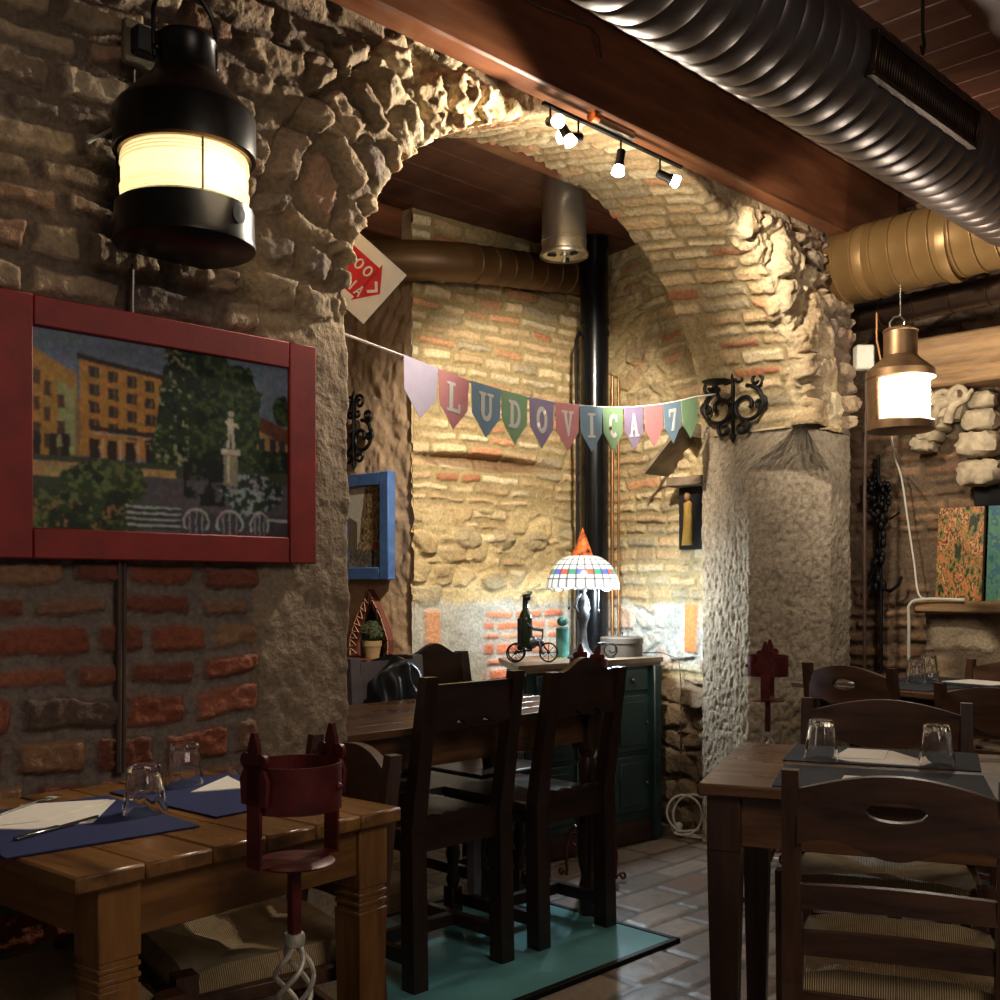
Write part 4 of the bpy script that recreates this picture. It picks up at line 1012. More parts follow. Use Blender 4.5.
# ================================================================== PAINTINGS
def fill(c, m, col, k=1.0):
    c[m] = c[m]*(1-k)+C3(*col)*k
def piazza():
    """an oil painting of a town square: houses, trees, a statue, benches"""
    x, y = np.meshgrid(np.linspace(0, 1, 330), np.linspace(0, 1, 230), indexing='ij'); n1 = fbm(x*26, y*18, 200); n2 = fbm(x*60, y*44, 203); n3 = fbm(x*9, y*7, 206)
    c = np.ones(x.shape+(3,))*C3(112, 122, 138); c = c*(.8+.4*n3)[..., None]
    X, Y = x+.012*(n2-.5), y+.012*(n1-.5)
    fill(c, (X < .155-.0*Y) & (Y > .10+X*.75), (190, 138, 58)); fill(c, (X > .12) & (X < .17) & (Y > .33), (150, 118, 76)); fill(c, (X > .09) & (X < .15) & (Y > .2+X*.6) & (Y < .62), (168, 170, 110))
    fill(c, (X > .165) & (X < .5) & (Y > .12+(X-.165)*.16) & (Y < .62), (196, 136, 62)); fill(c, (X > .155) & (X < .5) & (np.abs(Y-.12-(X-.165)*.16) < .014), (60, 40, 30))
    for i in range(4):
        for j in range(4):
            cx, cy = .215+.068*i, .19+.09*j+.012*i; w = (np.abs(X-cx) < .019) & (np.abs(Y-cy) < .03); fill(c, w, (66, 48, 40)); fill(c, (np.abs(X-cx-.005) < .004) & (np.abs(Y-cy) < .026), (120, 96, 70))
    fill(c, (X > .2) & (X < .48) & (np.abs(Y-.475-.02*(X-.2)) < .012), (58, 42, 36)); fill(c, (X > .2) & (X < .48) & (np.abs(Y-.50) < .004), (190, 170, 150))
    for cx in (.215, .28, .345, .42): fill(c, (np.abs(X-cx) < .018) & (Y > .53) & (Y < .63), (52, 36, 30)); fill(c, (np.abs(X-cx-.03) < .004) & (Y > .52) & (Y < .63), (200, 180, 150))
    for k, (a, b) in enumerate(((.02, .25), (.055, .3), (.10, .36))):
        for j in range(3): fill(c, (np.abs(X-a) < .012) & (np.abs(Y-b-.13*j) < .035), (96, 62, 40))
    for a in (.02, .075, .115): fill(c, (np.abs(X-a) < .014) & (Y > .52) & (Y < .68), (40, 30, 24))
    fill(c, (X > .85) & (Y > .38) & (Y < .62), (176, 138, 84)); fill(c, (X > .82) & (np.abs(Y-.34-(X-.85)*.5) < .045), (110, 66, 46))
    for a in (.88, .93, .97): fill(c, (np.abs(X-a) < .014) & (np.abs(Y-.48) < .05), (60, 56, 58))
    tr = ((X-.60)/.15)**2+((Y-.26)/.38)**2+(n1-.5)*.9 < 1; tr |= ((X-.79)/.085)**2+((Y-.30)/.28)**2+(n1-.5)*.9 < 1; tr |= ((X-.5)/.06)**2+((Y-.42)/.28)**2+(n1-.5)*.9 < 1; tr |= ((X-.97)/.04)**2+((Y-.26)/.09)**2+(n1-.5) < 1
    tr |= (X > .42) & (Y > .5) & (Y < .64)
    fill(c, tr, (40, 56, 32)); fill(c, tr & (n2 > .56), (74, 88, 48)); fill(c, tr & (n1 > .6), (26, 36, 24)); fill(c, tr & (n2 > .66) & (X < .58), (150, 146, 110))
    g = Y > .63; fill(c, g, (72, 74, 56)); fill(c, g & (Y < .735) & (X < .52) & (Y > .66), (196, 156, 100)); fill(c, g & (X > .3+.0*Y) & (Y > .7), (96, 88, 92))
    b = ((X-.25)/.15)**2+((Y-.75)/.12)**2+(n1-.5)*1.1 < 1; b |= (X < .36) & (Y > .80); fill(c, b, (60, 74, 38)); fill(c, b & (n2 > .55), (104, 114, 62)); fill(c, b & (n1 > .58), (40, 48, 28)); fill(c, b & (n2 > .64) & (Y > .85), (150, 110, 70))
    b = ((X-.84)/.13)**2+((Y-.76)/.12)**2+(n1-.5) < 1; fill(c, b, (48, 60, 46)); fill(c, b & (n2 > .55), (150, 156, 156))
    fill(c, (X > .55) & (X < .72) & (Y > .58) & (Y < .84) & (n1 > .42), (30, 34, 28))
    pale = (206, 198, 176)
    fill(c, (np.abs(X-.745) < .03) & (Y > .53) & (Y < .72), (150, 142, 118)); fill(c, (np.abs(X-.745) < .04) & (np.abs(Y-.53) < .018), pale); fill(c, (np.abs(X-.735) < .006) & (Y > .55) & (Y < .7), pale)
    fill(c, (np.abs(X-.745) < .013) & (Y > .34) & (Y < .43), pale); fill(c, (np.abs(np.abs(X-.745)-.008-(Y-.43)*.05) < .006) & (Y > .42) & (Y < .51), pale); fill(c, np.hypot(X-.747, (Y-.315)*.7) < .012, pale); fill(c, (np.abs(Y-.37-(X-.745)*.4) < .012) & (np.abs(X-.752) < .026), pale)
    for k in range(4): fill(c, (X > .33) & (X < .54) & (np.abs(Y-.862-.032*k-.02*(X-.33)) < .006), (188, 190, 186)); fill(c, (X > .33) & (X < .54) & (np.abs(Y-.876-.032*k) < .008), (60, 66, 58))
    fill(c, (X > .54) & (Y > .88), (58, 52, 56), .6)
    for cx, w_ in ((.60, .05), (.74, .055), (.87, .04)):
        e = np.hypot((X-cx)/w_, (Y-.93)/.07); fill(c, (np.abs(e-1) < .09) & (Y < .97), (190, 188, 188))
        for q in (-.5, 0, .5): fill(c, (np.abs(X-cx-q*w_) < .003) & (e < 1), (160, 158, 160))
    fill(c, (X > .9) & (np.abs(Y-.9) < .008), (190, 188, 188))
    for _ in range(2): c = (c+np.roll(c, 1, 0)+np.roll(c, -1, 0)+np.roll(c, 1, 1)+np.roll(c, -1, 1))/5
    st_ = fbm(x*90+y*20, y*30-x*14, 209, 3); hue = np.stack([fbm(x*40, y*30, 212), fbm(x*38, y*33, 215), fbm(x*42, y*28, 218)], -1)
    return c*(.45+.62*n2+.35*st_)[..., None]*(.7+.5*hue)
t = thing('framed_painting', 'red framed oil painting of a town square with a statue, under the big black lantern', 'painting', (1.236, 2.32, 1.52))
hw, hh, fw = .402, .28, .082
for name, bx in (('frame_stile', (-hw, -hw+fw, -hh, hh)), ('frame_stile', (hw-fw, hw, -hh, hh)), ('frame_rail', (-hw+fw, hw-fw, hh-fw*.8, hh)), ('frame_rail', (-hw+fw, hw-fw, -hh, -hh+fw*.8))):
    MB().box(bx[0]+.0004, bx[1]-.0004, -.012, .02, bx[2], bx[3], .003).build(name, 'red_frame', t)
c = piazza(); x, z = np.meshgrid(np.linspace(-hw+fw-.002, hw-fw+.002, c.shape[0]), np.linspace(hh-fw*.8+.002, -hh+fw*.8-.002, c.shape[1]), indexing='ij')
gridmesh('canvas', np.stack([x, x*0-.001, z], -1), c, 'paint', None, t)

def street():
    x, y = np.meshgrid(np.linspace(0, 1, 90), np.linspace(0, 1, 130), indexing='ij'); n1 = fbm(x*12, y*18, 220); n2 = fbm(x*30, y*40, 223)
    c = np.ones(x.shape+(3,))*C3(196, 190, 170)
    w = x > .42-.25*(y-.4)+.05*(n1-.5); fill(c, w, (120, 96, 66)); fill(c, w & (np.mod(x*9+.3*y, 1) < .42) & (np.mod(y*7+x, 1) < .6), (60, 48, 38)); fill(c, w & (n2 > .6), (170, 146, 104))
    fill(c, (x < .3) & (y > .35+.3*x), (110, 92, 70)); fill(c, (x > .7) & (y > .66), (150, 130, 96)); fill(c, np.hypot((x-.84)/.1, (y-.74)/.06) < 1, (150, 50, 36)); fill(c, (y > .78), (84, 76, 66)); fill(c, (y > .78) & (n2 > .56), (130, 120, 104)); fill(c, (np.abs(x-.74) < .03) & (y > .78), (40, 34, 30))
    return c*(.8+.4*n2)[..., None]
t = thing('framed_picture', 'blue framed picture of a street of houses on the tan plaster wall', 'painting', (3.235, 4.15, 1.47))
for name, bx in (('frame_stile', (-.20, -.135, -.256, .256)), ('frame_stile', (.135, .20, -.256, .256)), ('frame_rail', (-.135, .135, .196, .256)), ('frame_rail', (-.135, .135, -.256, -.196))):
    MB().box(-.028, .02, bx[0], bx[1], bx[2], bx[3], .004).build(name, 'blue_frame', t)
c = street(); y, z = np.meshgrid(np.linspace(.137, -.137, c.shape[0]), np.linspace(.198, -.198, c.shape[1]), indexing='ij')
gridmesh('canvas', np.stack([y*0-.012, y, z], -1), c, 'paint', None, t)

# ---- pointed niche mirror with zigzag border, plant in front
t = thing('pointed_niche', 'pointed dark niche with a zigzag tile border in the plaster wall, behind the potted plant', 'niche', (3.262, 4.128, .80))
po = [(-.15, 0), (.15, 0), (.155, .13), (.10, .24), (.0, .37), (-.10, .24), (-.155, .13)]
mb = MB(); n = len(po); pi = [(y*.62, .0 if z == 0 else .03+(z-.03)*.80) for y, z in po]
for p, q, i0, i1 in zip(po, po[1:]+po[:1], pi, pi[1:]+pi[:1]):
    v8 = [(-.03, *p), (-.03, *q), (-.018, *i1), (-.018, *i0)]; mb.add(v8+[(.03, y, z) for _, y, z in v8], [(0, 1, 2, 3), (7, 6, 5, 4), (0, 4, 5, 1), (1, 5, 6, 2), (2, 6, 7, 3), (3, 7, 4, 0)])
mb.build('tile_border', 'terracotta', t)
mb = MB()
for p, q, i0, i1 in list(zip(po, po[1:]+po[:1], pi, pi[1:]+pi[:1]))[1:]:
    for k in range(3):
        f = lambda a, b, s: (a[0]+(b[0]-a[0])*s, a[1]+(b[1]-a[1])*s)
        A, B, Cc = f(p, q, k/3+.03), f(p, q, (k+1)/3-.03), f(i0, i1, (k+.5)/3); A2, B2 = f(A, f(i0, i1, k/3), .12), f(B, f(i0, i1, (k+1)/3), .12); Cc = f(Cc, f(p, q, (k+.5)/3), .2)
        mb.tube([(-.031, *A2), (-.029, *B2), (-.022, *Cc)], .003, 5, closed=True)
mb.build('zigzag', 'tile_line', t)
MB().prism([(y, z) for y, z in pi], 0, .004, Matrix(((0, 0, 1, -.006), (1, 0, 0, 0), (0, 1, 0, 0), (0, 0, 0, 1)))).build('recess_shade_panel', 'matt_shade', t)  # flat black panel paints the shade of a hollow
MB().box(-.16, .0, -.16, .16, -.02, .045, .006).build('sill', 'terracotta', t)
t = thing('potted_cactus', 'round grey green plant in a beige clay pot on the sill of the pointed niche', 'plant', (3.175, 4.03, .845))
MB().lathe([(.001, 0), (.034, 0), (.044, .055), (.047, .056), (.048, .082), (.042, .082), (.04, .074), (.001, .072)], 24).build('pot', 'clay', t)
mb = MB(); rg = random.Random(5); mb.ball((0, 0, .122), .048, 16, (1, 1, .95), .05, 2)
for k in range(170):
    a, b = rg.uniform(0, 2*PI), math.asin(rg.uniform(-.5, 1)); q = Vector((math.cos(a)*math.cos(b), math.sin(a)*math.cos(b), math.sin(b))); p = Vector((0, 0, .122))+q*.046; o_ = q.orthogonal().normalized()*.006
    mb.add([p-o_, p+o_, p+q*.012+o_*.3, p+q*.006+q.cross(o_)], [(0, 1, 2), (0, 2, 3), (1, 3, 2)])
mb.build('foliage', 'cactus', t)

# ================================================================== DUCTS AND PIPES
def duct(a, b, r, pitch, mat, name, label, cat='duct', seam=.006, group=None, phase=.0, convex=False):
    a, b = Vector(a), Vector(b); L = (b-a).length; d = (b-a).normalized(); q = Vector((0, 0, 1)).rotation_difference(d).to_matrix().to_4x4(); xf = Matrix.Translation(a) @ q
    pr = [(.001, 0), (r, 0)]; z = pitch*phase
    while z < L-.012:
        if z > .01: pr += [(r, z-.007), (r+seam, z-.003), (r+seam, z+.003), (r-.002, z+.007), (r, z+.012)]
        z += pitch
    if convex:
        pr = [(.001, 0)]; z = 0
        while z < L-1e-6:
            e = min(pitch, L-z)
            pr += [(r+.007*math.sin(PI*q/10)**.6-(.003 if q in (0, 10) else 0), z+e*q/10) for q in range(10)]; z += pitch
        pr += [(r, L)]
    else: pr += [(r, L)]
    pr += [(.001, L)]
    o = MB().lathe(pr, 72, xf).build(name, mat, None, 50); tag(o, label, cat, group); return o, xf, L
big, xf, L = duct((.9, 1.55, 2.68), (5.12, 1.55, 2.68), .168, .088, 'silver', 'spiral_duct', 'large ribbed steel ventilation duct running under the ceiling at the top right', convex=True)
gr = MB(); ga = R(-38)   # grille on the lower right flank
gx = Matrix.Translation((3.19, 1.55, 2.68)) @ Matrix.Rotation(R(8), 4, 'X')
gr.box(-.36, .36, -.186, -.150, -.062, -.048, .002, gx); gr.box(-.36, .36, -.186, -.150, .048, .062, .002, gx); gr.box(-.36, -.345, -.186, -.15, -.05, .05, .002, gx); gr.box(.345, .36, -.186, -.15, -.05, .05, .002, gx); g_ = gr.build('grille_frame', 'dark_duct', big)
gr = MB()
for k in range(44): gr.box(-.343+k*.0157, -.338+k*.0157, -.180, -.160, -.05, .05, .001, gx)
gr.build('grille_vanes', 'dark_duct', g_); gr = MB(); gr.box(-.345, .345, -.163, -.155, -.05, .05, .001, gx); gr.build('grille_opening', 'matt_shade', g_)  # black plate in place of the dark duct interior
go, xf, L = duct((4.52, 2.37, 2.61), (4.52, 1.60, 2.635), .160, .085, 'gold', 'gold_duct', 'gold painted branch duct coming out of the wall above the stone pillar', seam=.004, phase=.6)
for y, r in ((2.20, .162), (1.84, .164)): MB().lathe([(r-.01, -.02), (r, -.02), (r+.002, 0), (r, .02), (r-.01, .02)], 60, Matrix.Translation((4.52, y, 2.615)) @ Matrix.Rotation(PI/2, 4, 'X')).build('collar', 'gold', go)
duct((4.76, 2.75, 2.43), (4.76, .9, 2.47), .062, .16, 'dark_duct', 'small_duct', 'thin dark bronze duct running just below the gold duct at the right', seam=.003)
bd_, xf, L = duct((4.36, 3.665, 2.80), (3.40, 3.675, 2.685), .088, .11, 'bronze', 'brown_duct', 'brown painted duct along the top of the alcove back wall', seam=.0025)
mb = MB(); P0 = [Vector((3.42, 3.675, 2.687)), Vector((3.33, 3.685, 2.675)), Vector((3.24, 3.72, 2.668)), Vector((3.15, 3.78, 2.664)), Vector((3.05, 3.87, 2.66)), Vector((2.6, 4.3, 2.655))]
mb.tube(P0, .0895, 44)
mb.build('elbow', 'bronze', bd_)
sp, xf, L = duct((4.20, 3.525, .0), (4.20, 3.525, 2.945), .072, 9, 'stove_black', 'stove_pipe', 'glossy black stove pipe rising in the corner of the alcove behind the lamp', 'pipe')
for z in (2.46, 2.52): MB().lathe([(.07, z-.012), (.077, z-.012), (.077, z+.012), (.07, z+.012)], 40, Matrix.Translation((4.20, 3.525, 0))).build('collar', 'stove_black', sp)
t = thing('flue_cylinder', 'polished steel flue cylinder hanging from the alcove ceiling beside the stove pipe', 'cylinder', (3.48, 3.09, 2.60))
MB().lathe([(.001, .012), (.094, .012), (.096, .02), (.096, .06), (.098, .062), (.098, .07), (.096, .072), (.094, .345), (.001, .345)], 48).build('body', 'chrome', t)
MB().lathe([(.103, .0), (.105, .004), (.105, .014), (.1, .018), (.094, .018), (.09, .006), (.02, .008), (.001, .008)], 48).build('rim', 'chrome', t)
mb = MB(); mb.lathe([(.001, -.022), (.007, -.022), (.008, -.004), (.02, 0), (.02, .01), (.001, .01)], 16); mb.build('drain_plug', 'chrome', t)
for a in (30, 150, 270): MB().box(-.018, .018, -.009, .009, -.002, .009, .002, Matrix.Translation((.055*math.cos(R(a)), .055*math.sin(R(a)), 0)) @ Matrix.Rotation(R(a), 4, 'Z')).build('bracket', 'matt_shade', t)
mb = MB()
for x, y, r in ((4.325, 3.51, .009), (4.35, 3.49, .006)): mb.tube([(x, y, .85), (x, y, 1.9), (x-.0, y, 2.26)], r, 10)
tag(mb.build('copper_pipes', 'copper'), 'pair of thin copper pipes on the wall just right of the stove pipe', 'pipe'); bpy.data.objects['copper_pipes'].name = 'copper_pipe'
mb = MB(); mb.tube([(4.09, 3.545, .85), (4.09, 3.545, 1.9), (4.085, 3.55, 2.3), (4.10, 3.56, 2.42), (4.14, 3.57, 2.47)], .008, 8)
tag(mb.build('black_cable', 'black_plastic'), 'black cable running beside the stove pipe', 'cable')
mb = MB(); mb.tube([(3.2, 1.23, 3.03), (3.2, 1.23, 2.9), (3.2, 1.23, 2.72), (3.21, 1.23, 2.69), (3.2, 1.23, 2.66), (3.19, 1.23, 2.68)], .005, 8); mb.ball((3.2, 1.23, 2.88), .013, 10)
HK = mb.build('ceiling_hook', 'iron'); tag(HK, 'thin iron rod with a hook hanging from the ceiling right of the big duct', 'hook')
HK.location = (-.25, .06, 0)
mb = MB(); mb.tube([(1.9, 2.245, 2.97), (2.2, 2.247, 2.95), (2.42, 2.247, 2.955), (2.66, 2.247, 2.985), (2.70, 2.247, 2.96), (2.71, 2.247, 2.90)], .004, 6)
tag(mb.build('beam_cable', 'cable_brown'), 'thin cable curving along the face of the ceiling beam', 'cable')

# ================================================================== TRACK LIGHT
t = thing('track_light', 'thin black track with five small spot lamps under the beam', 'spot light', (2.86, 2.30, 2.70))
MB().box(-.37, .37, -.008, .008, -.006, .004, .002).build('track_rail', 'iron', t)
tb_ = MB().box(-.13, .07, -.022, .022, .004, .03, .003); tb_.build('transformer_box', 'chrome', t)
MB().lathe([(.001, 0), (.016, 0), (.018, .03), (.001, .03)], 16, Matrix.Translation((-.13, -.02, .016)) @ Matrix.Rotation(-PI/2, 4, 'Y')).build('end_cap', 'cone', t)
def spot(x, dirv, lit='bulb', drop=.06):
    b = MB(); b.tube([(x, 0, -.004), (x, 0, -drop)], .0035, 8); b_ = b.build('spot_stem', 'iron', t)
    d = Vector(dirv).normalized(); q = Vector((0, 0, 1)).rotation_difference(d).to_matrix().to_4x4(); xf = Matrix.Translation((x, 0, -drop)) @ q
    MB().lathe([(.001, -.012), (.013, -.012), (.015, -.008), (.015, .03), (.02, .045), (.001, .04)], 24, xf).build('spot_head', 'iron', b_)
    MB().lathe([(.001, .04), (.016, .042), (.022, .064), (.0225, .070), (.016, .075), (.001, .077)], 24, xf).build('spot_bulb', lit, b_)
spot(-.335, (-.4, -.85, -.35), 'bulb_dim', .05); spot(-.285, (.3, -.4, -.9), 'bulb_dim', .045); spot(-.2, (-.80, .25, -.12), 'bulb', .06); spot(.02, (-.12, .1, -1), 'bulb', .05); spot(.24, (.62, -.45, -.3), 'bulb', .06)

# ================================================================== BUNTING, SIGN, SCONCES
PA, PB = Vector((2.05, 2.47, 0)), Vector((3.965, 2.752, 0)); pd = (PB-PA); PL = pd.length; pn = pd.normalized(); pf = Vector((pn.y, -pn.x, 0))
sag = lambda s: 1.867-.227*s+.376*s*s
t = thing('bunting', 'pastel paper bunting spelling a name and a 7, strung across the arch', 'bunting', (0, 0, 0))
mb = MB(); pts = [(1.84, 2.60, 1.93), (1.90, 2.54, 1.915)]+[tuple(PA+pd*s+Vector((0, 0, sag(s)))) for s in [k/24 for k in range(25)]]+[(4.06, 2.735, 2.035), (4.13, 2.72, 2.05), (4.17, 2.71, 2.055)]
mb.tube(pts, .004, 6); mb.build('ribbon', 'string', t)
ST = {'L': [(0, 0, .2, 1), (0, 0, .75, .16), (.62, 0, .75, .3), (-.1, .9, .32, 1), (-.1, 0, .3, .1)],
 'I': [(.22, 0, .48, 1), (.05, 0, .65, .13), (.05, .87, .65, 1)], }
def letter_polys(ch):
    """slab letters as lists of boxes / strips in a unit cell .75 wide, 1 high"""
    B = []; arc = lambda cx, cy, rx, ry, a0, a1, w, n=12: [[(cx+(rx+s*w/2)*math.cos(a0+(a1-a0)*k/n), cy+(ry+s*w/2)*math.sin(a0+(a1-a0)*k/n)) for k in range(n+1)] for s in (-1, 1)]
    def strip(pa): i, o = pa; [B.append([i[k], i[k+1], o[k+1], o[k]]) for k in range(len(i)-1)]
    bx = lambda x0, y0, x1, y1: B.append([(x0, y0), (x1, y0), (x1, y1), (x0, y1)])
    if ch == 'L': bx(.12, 0, .32, 1); bx(.32, 0, .72, .13); bx(.6, .13, .72, .32); bx(0, 0, .12, .1); bx(0, .9, .12, 1); bx(.32, .9, .44, 1)
    if ch == 'I': bx(.27, 0, .48, 1); bx(.12, 0, .27, .1); bx(.48, 0, .63, .1); bx(.12, .9, .27, 1); bx(.48, .9, .63, 1)
    if ch == 'U': bx(.08, .3, .28, 1); bx(.52, .3, .66, 1); bx(-.02, .9, .08, 1); bx(.28, .9, .36, 1); bx(.42, .9, .52, 1); bx(.66, .9, .76, 1); strip(arc(.37, .3, .19, .22, PI, 2*PI, .17))
    if ch == 'D': bx(.1, 0, .3, 1); bx(0, 0, .1, .1); bx(0, .9, .1, 1); bx(.3, 0, .36, .13); bx(.3, .87, .36, 1); strip(arc(.34, .5, .3, .43, -PI/2, PI/2, .17))
    if ch == 'O': strip(arc(.37, .5, .26, .42, 0, 2*PI, .19, 24))
    if ch == 'V': B.append([(.06, 1), (.27, 1), (.45, .2), (.36, 0)]); B.append([(.36, 0), (.45, .0), (.70, 1), (.56, 1)]); bx(-.02, .9, .06, 1); bx(.27, .9, .36, 1); bx(.46, .9, .56, 1); bx(.70, .9, .78, 1)
    if ch == 'C': strip(arc(.40, .5, .27, .42, R(48), R(312), .18, 18)); bx(.56, .66, .68, .98)
    if ch == 'A': B.append([(.06, 0), (.18, 0), (.38, .82), (.34, 1)]); B.append([(.34, 1), (.44, 1), (.72, 0), (.52, 0), (.36, .72)]); bx(.2, .28, .55, .4); bx(-.02, 0, .06, .1); bx(.18, 0, .26, .1); bx(.44, 0, .52, .1); bx(.72, 0, .8, .1)
    if ch == '7': bx(.04, .84, .72, 1); bx(.04, .66, .15, .84); B.append([(.72, .84), (.55, .84), (.24, 0), (.46, 0)])
    return B
cols = ['p_lilac', 'p_pink', 'p_blue', 'p_green', 'p_violet', 'p_pink', 'p_blue', 'p_green', 'p_violet', 'p_pink', 'p_blue', 'p_green']
txt = ' LUDOVICA 7 '
for k in range(12):
    s0, s1 = (k+.02)/12, (k+.98)/12; sc0 = (s0+s1)/2; A, B = PA+pd*s0+Vector((0, 0, sag(s0))), PA+pd*s1+Vector((0, 0, sag(s1))); ex_ = (B-A); w = ex_.length; ex_.normalize()
    ez_ = Vector((0, 0, 1)); ez_ = (ez_-ex_*ez_.dot(ex_)*.35).normalized(); rg = random.Random(k); tw = rg.uniform(-.10, .10)
    def fp(x, y, d=0): return A+ex_*x+ez_*y+pf*(d+.012+tw*x*.3+.05*(y+.1)**2*0)
    hgt = .172
    poly = [(0, 0), (w, 0), (w-.006, -.10), (w/2, -hgt), (.006, -.10)]
    vs = [fp(x, y, 0) for x, y in poly]+[fp(x, y, .0015) for x, y in poly]; n = 5
    o = MB().add(vs, [tuple(range(n)), tuple(range(n, 2*n))[::-1]]+[(i, (i+1) % n, n+(i+1) % n, n+i) for i in range(n)]).build('pennant', cols[k], t)
    if txt[k] != ' ':
        mb = MB(); lw, lh = .072, .092
        for q in letter_polys(txt[k]):
            q2 = [(w/2+(x-.375)*lw/.75, -.118+y*lh) for x, y in q]; n = len(q2)
            mb.add([fp(x, y, .0016) for x, y in q2]+[fp(x, y, .0026) for x, y in q2], [tuple(range(n))[::-1], tuple(range(n, 2*n))]+[(i, (i+1) % n, n+(i+1) % n, n+i) for i in range(n)])
        mb.build('letter', 'letter', o)

# ---- white sheet with the red arrow, hung from the left sconce
sx_, sn = Vector((.707, -.707, 0)), Vector((-.707, -.707, 0))
e1 = (sx_*.745+Vector((0, 0, -.667))).normalized(); e2 = (sx_*.667+Vector((0, 0, .745))).normalized()
O = Vector((2.006, 2.385, 2.076))-e2*.187-e1*.30                  # lower start of the long edge
t = thing('arrow_sign', 'white paper sheet with a red arrow, hanging tilted left of the arch', 'sign', (0, 0, 0))
def sheet(polys, d0, d1, name, m, par):
    mb = MB()
    for q in polys:
        n = len(q); mb.add([O+e1*x+e2*y+sn*d0 for x, y in q]+[O+e1*x+e2*y+sn*d1 for x, y in q], [tuple(range(n))[::-1], tuple(range(n, 2*n))]+[(i, (i+1) % n, n+(i+1) % n, n+i) for i in range(n)])
    return mb.build(name, m, par)
ps = sheet([[(0, 0), (.30, 0), (.30, .187), (0, .187)]], 0, .0015, 'paper_sheet', 'flagpaper', t)
ar = sheet([[(.0, .040), (.231, .040), (.231, .150), (0, .150)], [(.228, .027), (.279, .095), (.228, .163)]], .0016, .0022, 'red_arrow', 'flagred', ps)
LT = {'1': [[(.3, 0), (.5, 0), (.5, 1), (.3, 1)], [(.3, 1), (.08, .82), (.08, .66), (.3, .82)]],
 'M': [[(0, 0), (.17, 0), (.17, 1), (0, 1)], [(.63, 0), (.8, 0), (.8, 1), (.63, 1)], [(.1, 1), (.22, 1), (.46, .4), (.36, .3)], [(.7, 1), (.58, 1), (.34, .4), (.44, .3)]],
 'I': [[(.25, 0), (.45, 0), (.45, 1), (.25, 1)]], 'L': [[(.1, 0), (.3, 0), (.3, 1), (.1, 1)], [(.3, 0), (.68, 0), (.68, .17), (.3, .17)]],
 'A': [[(0, 0), (.18, 0), (.42, .86), (.32, 1)], [(.32, 1), (.44, 1), (.76, 0), (.58, 0)], [(.2, .25), (.58, .25), (.55, .4), (.2, .4)]]}
def ringp(cx, cy, rx, ry, w, a0=0, a1=2*PI, n=20): return [[(cx+(rx+s0*w/2)*math.cos(a), cy+(ry+s0*w/2)*math.sin(a)) for a, s0 in ((a0+(a1-a0)*k/n, -1), (a0+(a1-a0)*(k+1)/n, -1), (a0+(a1-a0)*(k+1)/n, 1), (a0+(a1-a0)*k/n, 1))] for k in range(n)]
LT['0'] = ringp(.37, .5, .26, .42, .15); LT['G'] = ringp(.40, .5, .28, .42, .15, R(50), R(340))+[[(.42, .38), (.74, .38), (.74, .52), (.42, .52)]]
def word(s, x0, y0, w, h): 
    out = []
    for i, ch in enumerate(s): out += [[(x0+i*w*1.12+px_*w/.8, y0+py_*h) for px_, py_ in q] for q in LT[ch]]
    return out
sheet(word('1000', .0965, .104, .0295, .033)+word('MIGLIA', .0975, .046, .0215, .033)+[[(.243, .112), (.250, .117), (.271, .095), (.260, .095)], [(.243, .078), (.250, .073), (.271, .095), (.260, .095)]], .0023, .0027, 'lettering', 'letter', ar)

def sconce(name, loc, ax, out, label):
    """wrought-iron scroll sconce flat on a wall; ax = direction along the wall, out = away from it"""
    t = thing(name, label, 'sconce', loc, 0, 'wrought iron sconces'); A_, O_ = Vector(ax), Vector(out)
    pt = lambda a, z, o=.015: A_*a+O_*o+Vector((0, 0, z))
    mb = MB(); mb.bar(pt(0, -.17), pt(0, .13), .022, .01); mb.tube([pt(0, .12), pt(0, .15), pt(0, .195)], [.006, .017, .001], 8); mb.tube([pt(0, -.16), pt(0, -.18), pt(0, -.2)], [.014, .012, .001], 8); mb.build('back_bar', 'iron', t)
    pl = (A_, Vector((0, 0, 1)))
    for s in (-1, 1):
        mb = MB()
        mb.tube(curl(pt(s*.045, .13), .038, .010, 1.25, pl, PI if s > 0 else 0, -s), .008, 8); mb.tube(curl(pt(s*.03, .075), .02, .008, .9, pl, PI if s > 0 else 0, s, 14), .007, 8)
        mb.tube(curl(pt(s*.06, -.045), .085, .018, 1.35, pl, PI*.5, -s, 34), .009, 8); mb.tube(curl(pt(s*.105, .055), .032, .008, 1.2, pl, -PI/2, s), .008, 8); mb.tube(curl(pt(s*.12, -.04), .03, .008, 1.1, pl, PI/2, -s), .008, 8)
        mb.tube(curl(pt(s*.04, -.135), .034, .009, 1.15, pl, PI/2, -s), .008, 8); mb.build('scroll', 'iron', t)
    mb = MB(); mb.tube([pt(0, .0), pt(0, -.03, .07), pt(0, -.02, .13), pt(0, .03, .15)], .008, 8); mb.build('arm', 'iron', t)
    c0 = pt(0, .035, .15); MB().lathe([(.001, 0), (.045, .004), (.058, .014), (.055, .016), (.04, .008), (.001, .006)], 24, Matrix.Translation(c0)).build('drip_pan', 'iron', t)
    return t
sconce('wall_sconce', (4.185, 2.69, 2.035), (0, 1, 0), (-1, 0, 0), 'black wrought-iron scroll sconce on the stone pillar at the right end of the bunting').scale = (1, 1.15, 1.06)
sconce('wall_sconce', (3.245, 4.24, 1.95), (0, 1, 0), (-1, 0, 0), 'black wrought-iron scroll sconce on the plaster wall above the blue frame')
t = thing('iron_bracket', 'black wrought-iron scroll bracket on the left pier, behind the arrow sign', 'bracket', (1.80, 2.62, 1.93))
mb = MB(); u_ = Vector((.80, .60, 0)); pl = (u_, Vector((0, 0, 1)))
